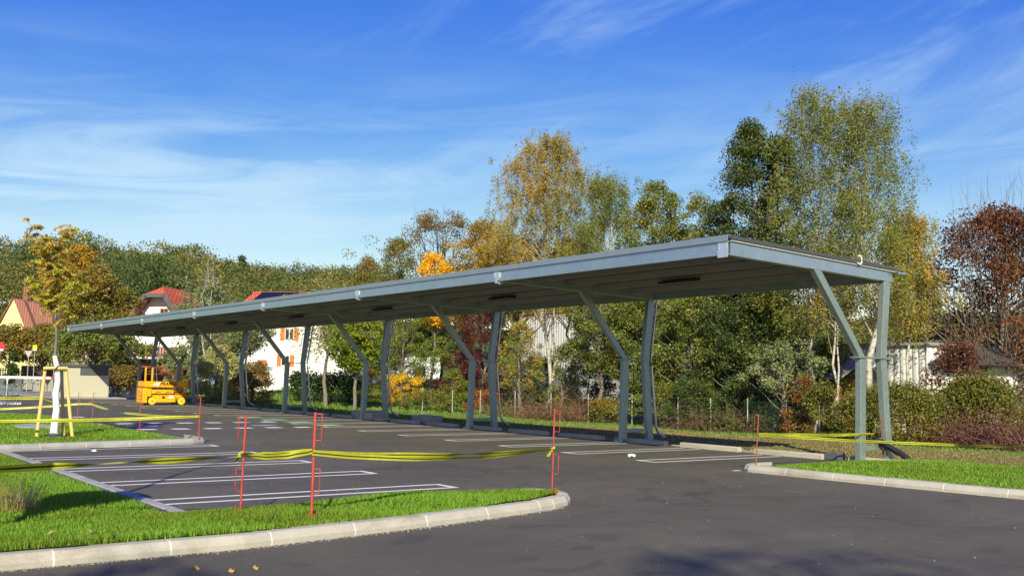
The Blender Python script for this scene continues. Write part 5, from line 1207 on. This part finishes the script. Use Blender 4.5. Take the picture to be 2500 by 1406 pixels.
m = MB(); m.tube([(-1, 4, 7.62), (Wd + .4, 4, 7.62)], .09, 6); m.build('ridge_tiles', MT['tile_r'], rf)
win(H3, 3.75, 3.55, .75, .95, 0, 'shutter'); win(H3, .35, 3.4, .7, .9, 0, 'shutter'); win(H3, 3.5, 1.55, .7, .85, 0, 'shutter')
m = MB(); m.box((1.1, -.25, 3.5), (1.75, -.0, 4.2)); m.build('awning_box', MT['grey_m'], H3)
m = MB(); m.box((1.35, -.08, .55), (2.0, -.0, 2.0)); m.build('door', MT['shutter'], H3)
m = MB(); m.box((2.1, -.06, 1.2), (2.5, -.0, 1.5)); m.build('letter_box', MT['grey_m'], H3)
# house with red roof and balcony
d = 92; H2 = house_root('red_roof_house', 384, 935, d, rad(-10), 'white gabled house with a red tiled roof and brown wooden balcony')
m = MB(); V = [(-3.3, 0, -1), (3.3, 0, -1), (3.3, 0, 4.6), (.9, 0, 7.9), (-.9, 0, 7.9), (-3.3, 0, 4.6)]; V2 = [(a, 5, c) for a, b_, c in V]; k = 6
m.add(V + V2, [tuple(range(k)), tuple(range(2 * k - 1, k - 1, -1))] + [(i, i + k, (i + 1) % k + k, (i + 1) % k) for i in range(k)]); m.build('wall', MT['wallw'], H2)
m = MB(); th = .2; y0, y1 = -1.3, 5.8
for sx in (-1, 1):
    e = (sx * 4.4, 3.3); r_ = (sx * 0.0, 8.75); q = (sx * .95, 7.95)
    m.hexa([(e[0], y0, e[1]), (e[0], y1, e[1]), (q[0], y1, q[1]), (q[0], y0, q[1])], [(e[0], y0, e[1] + th), (e[0], y1, e[1] + th), (q[0], y1, q[1] + th), (q[0], y0, q[1] + th)])
    m.hexa([(q[0], y0, q[1]), (q[0], y1, q[1]), (r_[0], y1, r_[1]), (r_[0], .3, r_[1])], [(q[0], y0, q[1] + th), (q[0], y1, q[1] + th), (r_[0], y1, r_[1] + th), (r_[0], .3, r_[1] + th)])
m.add([(-.95, y0, 8.15), (.95, y0, 8.15), (0, .3, 8.96)], [(0, 1, 2)]); m.build('roof', MT['tile_r'], H2)
m = MB()
for sx in (-1, 1): m.bar((sx * 4.45, y0 - .03, 3.3), (sx * .95, y0 - .03, 8.02), .08, .38, (0, 1, 0))
m.bar((-1.0, y0 - .03, 8.0), (1.0, y0 - .03, 8.0), .08, .34, (0, 1, 0)); m.build('bargeboard', MT['slate'], H2)
m = MB()
for sx in (-1, 1): m.hexa([(sx * 4.3, y0 + .05, 3.28), (sx * 4.3, -.0, 3.28), (sx * .9, -.0, 7.92), (sx * .9, y0 + .05, 7.92)], [(sx * 4.3, y0 + .05, 3.33), (sx * 4.3, -.0, 3.33), (sx * .9, -.0, 7.97), (sx * .9, y0 + .05, 7.97)])
m.box((-2.6, -1.2, 6.5), (-2.0, 0, 6.7)); m.box((2.0, -1.2, 6.5), (2.6, 0, 6.7)); m.bar((-1.9, -1.2, 7.4), (-1.2, 0, 5.9), .08, .1); m.build('eaves_timber', MT['wood_red'], H2)
win(H2, .35, 5.8, .8, 1.1, 0, None, 'shutter')
bl = MB(); bl.box((-3.3, -1.1, 2.2), (3.4, 0, 2.4)); bo = bl.build('balcony', MT['wallw'], H2)
m = MB(); m.box((-3.3, -1.12, 3.2), (3.4, -1.04, 3.3))
for i in range(23): m.box((-3.3 + i * .29, -1.1, 2.4), (-3.3 + i * .29 + .22, -1.05, 3.2))
m.build('balustrade', MT['wood_red'], bo)
for i in range(4): m = MB(); m.lathe((-2.0 + i * .55, -1.15, 3.30), [(.05, 0), (.2, .12), (.2, .26), (.05, .38)], 10); m.build('flower_ball', MT['paper'], bo)
m = MB(); m.box((-3.3, -.04, -1), (3.3, -.001, 2.2)); m.build('ground_floor_cladding', MT['wood_red'], H2)
# yellow house
d = 112; H1 = house_root('yellow_house', 20, 880, d, rad(-14), 'pale yellow house with a brown tiled roof and brick chimney')
m = MB(); V = [(-2.2, 0, -4), (2.4, 0, -4), (2.4, 0, 3.2), (.3, 0, 7.0), (-2.2, 0, 2.6)]; V2 = [(a, 7, c) for a, b_, c in V]; k = 5
m.add(V + V2, [tuple(range(k)), tuple(range(2 * k - 1, k - 1, -1))] + [(i, i + k, (i + 1) % k + k, (i + 1) % k) for i in range(k)]); m.build('wall', MT['wally'], H1)
m = MB(); m.box((2.4, .5, -4), (5.4, 6, 3.0)); m.build('wing_wall', MT['wally'], H1)
m = MB(); m.hexa([(.3, -.2, 7.0), (4.8, .4, 6.1), (5.9, .1, 2.7), (2.4, -.2, 3.0)], [(.3, 4, 7.2), (4.8, 4, 6.3), (5.9, 6.4, 2.9), (2.4, 7, 3.2)]); m.hexa([(.3, -.2, 7.05), (.3, 7, 7.05), (-2.6, 7, 2.2), (-2.6, -.2, 2.2)], [(.3, -.2, 7.25), (.3, 7, 7.25), (-2.6, 7, 2.4), (-2.6, -.2, 2.4)])
r1 = m.build('roof', MT['tile_b'], H1); m = MB(); m.box((.7, .8, 6.4), (1.35, 1.5, 8.4)); m.build('chimney', MT['tile_b'], r1); win(H1, 4.0, 1.0, .9, 1.1, .5)
# white corrugated hall in the middle, right hall, hip roof house, brown shed
def hall(name, u0, u1, vt, Y, dep, label, mat='corr', cat='shed', turn=0):
    A = onplane(u0, vt, 1, Y); B = onplane(u1, vt, 1, Y); root = empty(name, (A[0], Y, -.3), turn, label=label, cat=cat, group='white metal sheds behind the trees'); h = float((A[2] + B[2]) / 2) + .3; L = float(B[0] - A[0])
    m = MB(); m.box((0, 0, 0), (L, dep, h)); m.build('wall', MT[mat], root); m = MB(); m.box((-.15, -.15, h), (L + .15, dep + .1, h + .12)); m.build('roof_trim', MT['grey_m'], root); return root, L, h
hall('corrugated_shed', 1268, 1400, 765, 28, 6, 'tall white corrugated shed glimpsed through the yellow leaves')
hall('white_wall_shed', 858, 985, 868, 38, 5, 'white wall glimpsed left below the bright green alder', 'wallw')
hall('corrugated_shed', 1900, 2262, 846, 19, 8, 'long white corrugated shed behind the last carport frame')
A = onplane(2168, 878, 1, 19.5); HH = empty('bungalow', (A[0], 19.5, -.3), rad(0), label='white bungalow with a low dark hipped roof behind the clipped hedge', cat='house')
zt = float(onplane(2240, 890, 1, 19.5)[2]) + .3
m = MB(); m.box((0, 0, 0), (3.1, 6, zt)); m.box((-2.6, 1.0, 0), (0, 6, zt - .1)); m.build('wall', MT['wallw'], HH)
m = MB(); e = zt; m.add([(-3.0, -.5, e), (3.7, -.5, e), (3.7, 6.5, e), (-3.0, 6.5, e), (.6, 2.6, e + 1.15), (2.2, 2.6, e + 1.15)], [(0, 1, 5, 4), (1, 2, 5), (2, 3, 4, 5), (3, 0, 4), (3, 2, 1, 0)]); m.build('roof', MT['roofd'], HH)
win(HH, -1.3, 1.0, 1.2, .9, 1.0); m = MB(); m.box((.9, -.03, zt - .45), (2.1, -.001, zt - .25)); m.build('soffit_vent', MT['black'], HH)
A = onplane(2000, 1000, 1, 16.5); SH = empty('garden_shed', (A[0], 16.5, -.25), rad(-6), label='small brown wooden shed with a grey pitched roof left of the last frame', cat='shed')
zt = float(onplane(2000, 925, 1, 16.5)[2]) + .25
m = MB(); m.box((-1.0, 0, 0), (.75, 2, zt)); m.build('wall', MT['wood_red'], SH); gable_roof(SH, -1.6, 1.5, -.4, 2.4, zt, zt + .75, MT['conc'], .06)

# verge fence: pale posts with wires, dark mesh at the right
FY = 11.75
VF = empty('verge_fence', (-20, FY, 0), label='low wire fence with thin pale posts along the back of the verge', cat='fence')
for u in (783, 858, 945, 1031, 1104, 1172, 1257, 1345, 1436, 1543, 1655, 1735, 1825, 1920, 2000):
    x = float(onplane(u, 1000, 1, FY)[0]); z = float(gz(x, FY)); m = MB(); h = 1.35; m.tube([(x + 20, 0, z - .1), (x + 20, 0, z + h)], .022, 6); m.build('fence_post', MT['post_w'], VF)
m = MB()
for hz in (.15, .5, .85, 1.2):
    xs = np.arange(-42, -4.5, 1.5); P = [(x + 20, .02, float(gz(x, FY)) + hz) for x in xs]; m.tube(P, .004, 4, False)
m.build('line_wire', MT['fence_wire'], VF)
m = MB(); x0_, x1_ = -12.5, -8.0
for k in range(60):
    x = x0_ + k * .09 - .6
    for sg in (-1, 1):
        a_, b_ = (x, x + 1.2) if sg > 0 else (x + 1.2, x)
        z = float(gz(x, FY)); m.bar((a_ + 20, -.02 + .006 * sg, z), (b_ + 20, -.02 + .006 * sg, z + 1.25), .005, .005, (0, 1, 0))
m.build('mesh_panel', MT['fence_wire'], VF)

# ------------------------------------------------------------------ litter
def leaf_litter():
    base = None; k = 0
    spots = [((255, 1338), 'kerb foot'), ((476, 1391), ''), ((570, 1394), ''), ((628, 1388), ''), ((920, 1291), ''), ((226, 1301), 'l'), ((582, 1290), 'l'), ((795, 1252), 'l'), ((115, 1305), 'l'), ((1020, 1279), '')]
    names = ['curled brown leaf on the asphalt below the front kerb at the left', 'curled brown leaf, left of three on the front asphalt', 'curled brown leaf, middle of three on the front asphalt', 'curled brown leaf, right of three on the front asphalt', 'small brown leaf at the foot of the front kerb', 'large yellow leaf on the front lawn', 'pale leaf at the kerb edge of the front lawn', 'yellow leaf in the grass right of the near pins', 'small greenish yellow leaf on the front lawn near the tuft', 'brown twiggy leaf at the foot of the kerb near its middle']
    for (uv, on), nm in zip(spots, names):
        z = .12 if on == 'l' else .006; p = G(uv[0], uv[1], z); s = .035 if on != 'l' else .05
        a_ = np.linspace(0, 2 * math.pi, 10, endpoint=False); r = s * (1 + .35 * np.cos(a_ * 5))
        V = [(0, 0, 0.01)] + [(q * math.cos(t), q * math.sin(t) * .8, .015 + .02 * math.sin(t * 2 + k)) for q, t in zip(r, a_)]
        o = meshobj('fallen_leaf', V, [(0, i + 1, (i + 1) % 10 + 1) for i in range(10)], MT['dryleaf'] if on != 'l' else MT['tuft'], label=nm, cat='leaf', group='fallen leaves'); o.location = p; o.rotation_euler = (rng.uniform(-.3, .3), rng.uniform(-.3, .3), rng.uniform(0, 6)); k += 1
leaf_litter()
n = 900; x = rng.uniform(-45, 11, n); y = rng.uniform(-15, 0, n); ok = ~inpoly(x, y, strip) & ~inpoly(x, y, isl); x, y = x[ok], y[ok]
yk = rng.uniform(-18.5, -10.6, 900); xk = np.interp(yk, [-19, -17.4, -15.3, -13.28, -11.3, -10.75, -10.3], [3.74, 3.75, 3.72, 3.42, 3.0, 2.82, 2.6]) + np.abs(rng.normal(size=900)) * .05
yk2 = rng.normal(size=500) * .04 - 4.06; xk2 = rng.uniform(.3, 6, 500); x = np.concatenate([x, xk, xk2]); y = np.concatenate([y, yk, yk2 + .05 * xk2]); n = len(x)
s = rng.uniform(.004, .011, n) * (1 + .02 * np.abs(x)); T = np.array([[1, 0, 0], [-.5, .87, 0], [-.5, -.87, 0], [0, 0, 1.0]])
V = (np.stack([x, y, 0 * x + .003], 1)[:, None] + T[None] * s[:, None, None]).reshape(-1, 3); b_ = np.arange(n)[:, None] * 4
meshobj('grit', V, np.concatenate([b_ + f for f in ([0, 1, 3], [1, 2, 3], [2, 0, 3])]), MT['kerb'], kind='stuff', label='tiny pale stones scattered over the asphalt', cat='grit')
c0 = G(1542, 1116); C0 = empty('paper_cup', (c0[0], c0[1], 0), VR, label='crushed white cup lying on the asphalt near the second frame from the right', cat='cup')
m = MB(); m.tube([(-.075, 0, .03), (.0, .0, .055), (.075, 0, .03)], [.036, .024, .034], 12); m.build('cup_body', MT['paper'], C0)
c0 = G(228, 1103); m = MB(); m.add([(-.09, -.04, .01), (0, -.06, .03), (.1, -.02, .012), (.08, .05, .02), (-.02, .04, .05), (-.1, .03, .015)], [(0, 1, 4, 5), (1, 2, 3, 4)]); o = m.build('paper_scrap', MT['paper'], label='white paper scrap on the asphalt behind the left front stalls', cat='paper'); o.location = (c0[0], c0[1], 0)

# ------------------------------------------------------------------ trees beside the road outside the picture (their shadows fall into it)
sv = np.array([-SUN_AZ[0], -SUN_AZ[1]]) / math.tan(SUN_EL)     # shadow shift per metre of height
def off_tree(sx, sy, hgt, R, cb, label, **k):
    """crown centre height hgt throws its shadow round (sx, sy)"""
    x, y = sx - sv[0] * hgt, sy - sv[1] * hgt
    return tree('street_tree', (float(x), float(y), 0), hgt * 1.1, R, cb, 'oval', 'bronze', label=label, **k)
off_tree(8.7, -12.2, 15.0, 1.9, 13.4, 'half bare street tree standing outside the picture', n_clump=32, per=20, size=.15, clr=.40, twigs=26, tr=.12)
off_tree(5.4, -17.2, 9.5, .9, 7.9, 'slim bare street tree outside the left picture edge', n_clump=22, per=26, size=.14, clr=.34, twigs=8, tr=.07)
yb_ = G(190, 1236)[:2] - sv * 2.65
YT = empty('young_tree', (yb_[0], yb_[1], 0.1), label='slim staked young tree outside the left picture edge', cat='tree')
W_ = Wood(); hgt = 7.0; P = wobble(np.array([0, 0, -.1]), np.array([.1, .1, hgt]), 8, .05); W_.tube(P, [.05, .05, .045, .04, .035, .028, .02, .01], 7)
for i in range(6):
    z = 5.6 + .25 * i; a_ = rng.uniform(0, 6.28); p0 = np.array([.08, .08, z]); W_.tube(wobble(p0, p0 + [math.cos(a_) * .7, math.sin(a_) * .7, .5], 4, .03), [.018, .014, .01, .006], 4)
W_.build('trunk', MT['bark'], YT)
n = 11000; t = rng.random(n) ** .8; r = .50 * np.clip(t * 1.5, .05, 1) * np.clip((1.02 - t) * 8, 0, 1) * np.sqrt(rng.random(n)); a_ = rng.uniform(0, 6.28, n)
meshobj('crown', leaves_np(np.stack([np.cos(a_) * r + .03, np.sin(a_) * r + .03, 1.70 + 1.60 * t], 1), .11), quads(n), LM['alder'], YT)
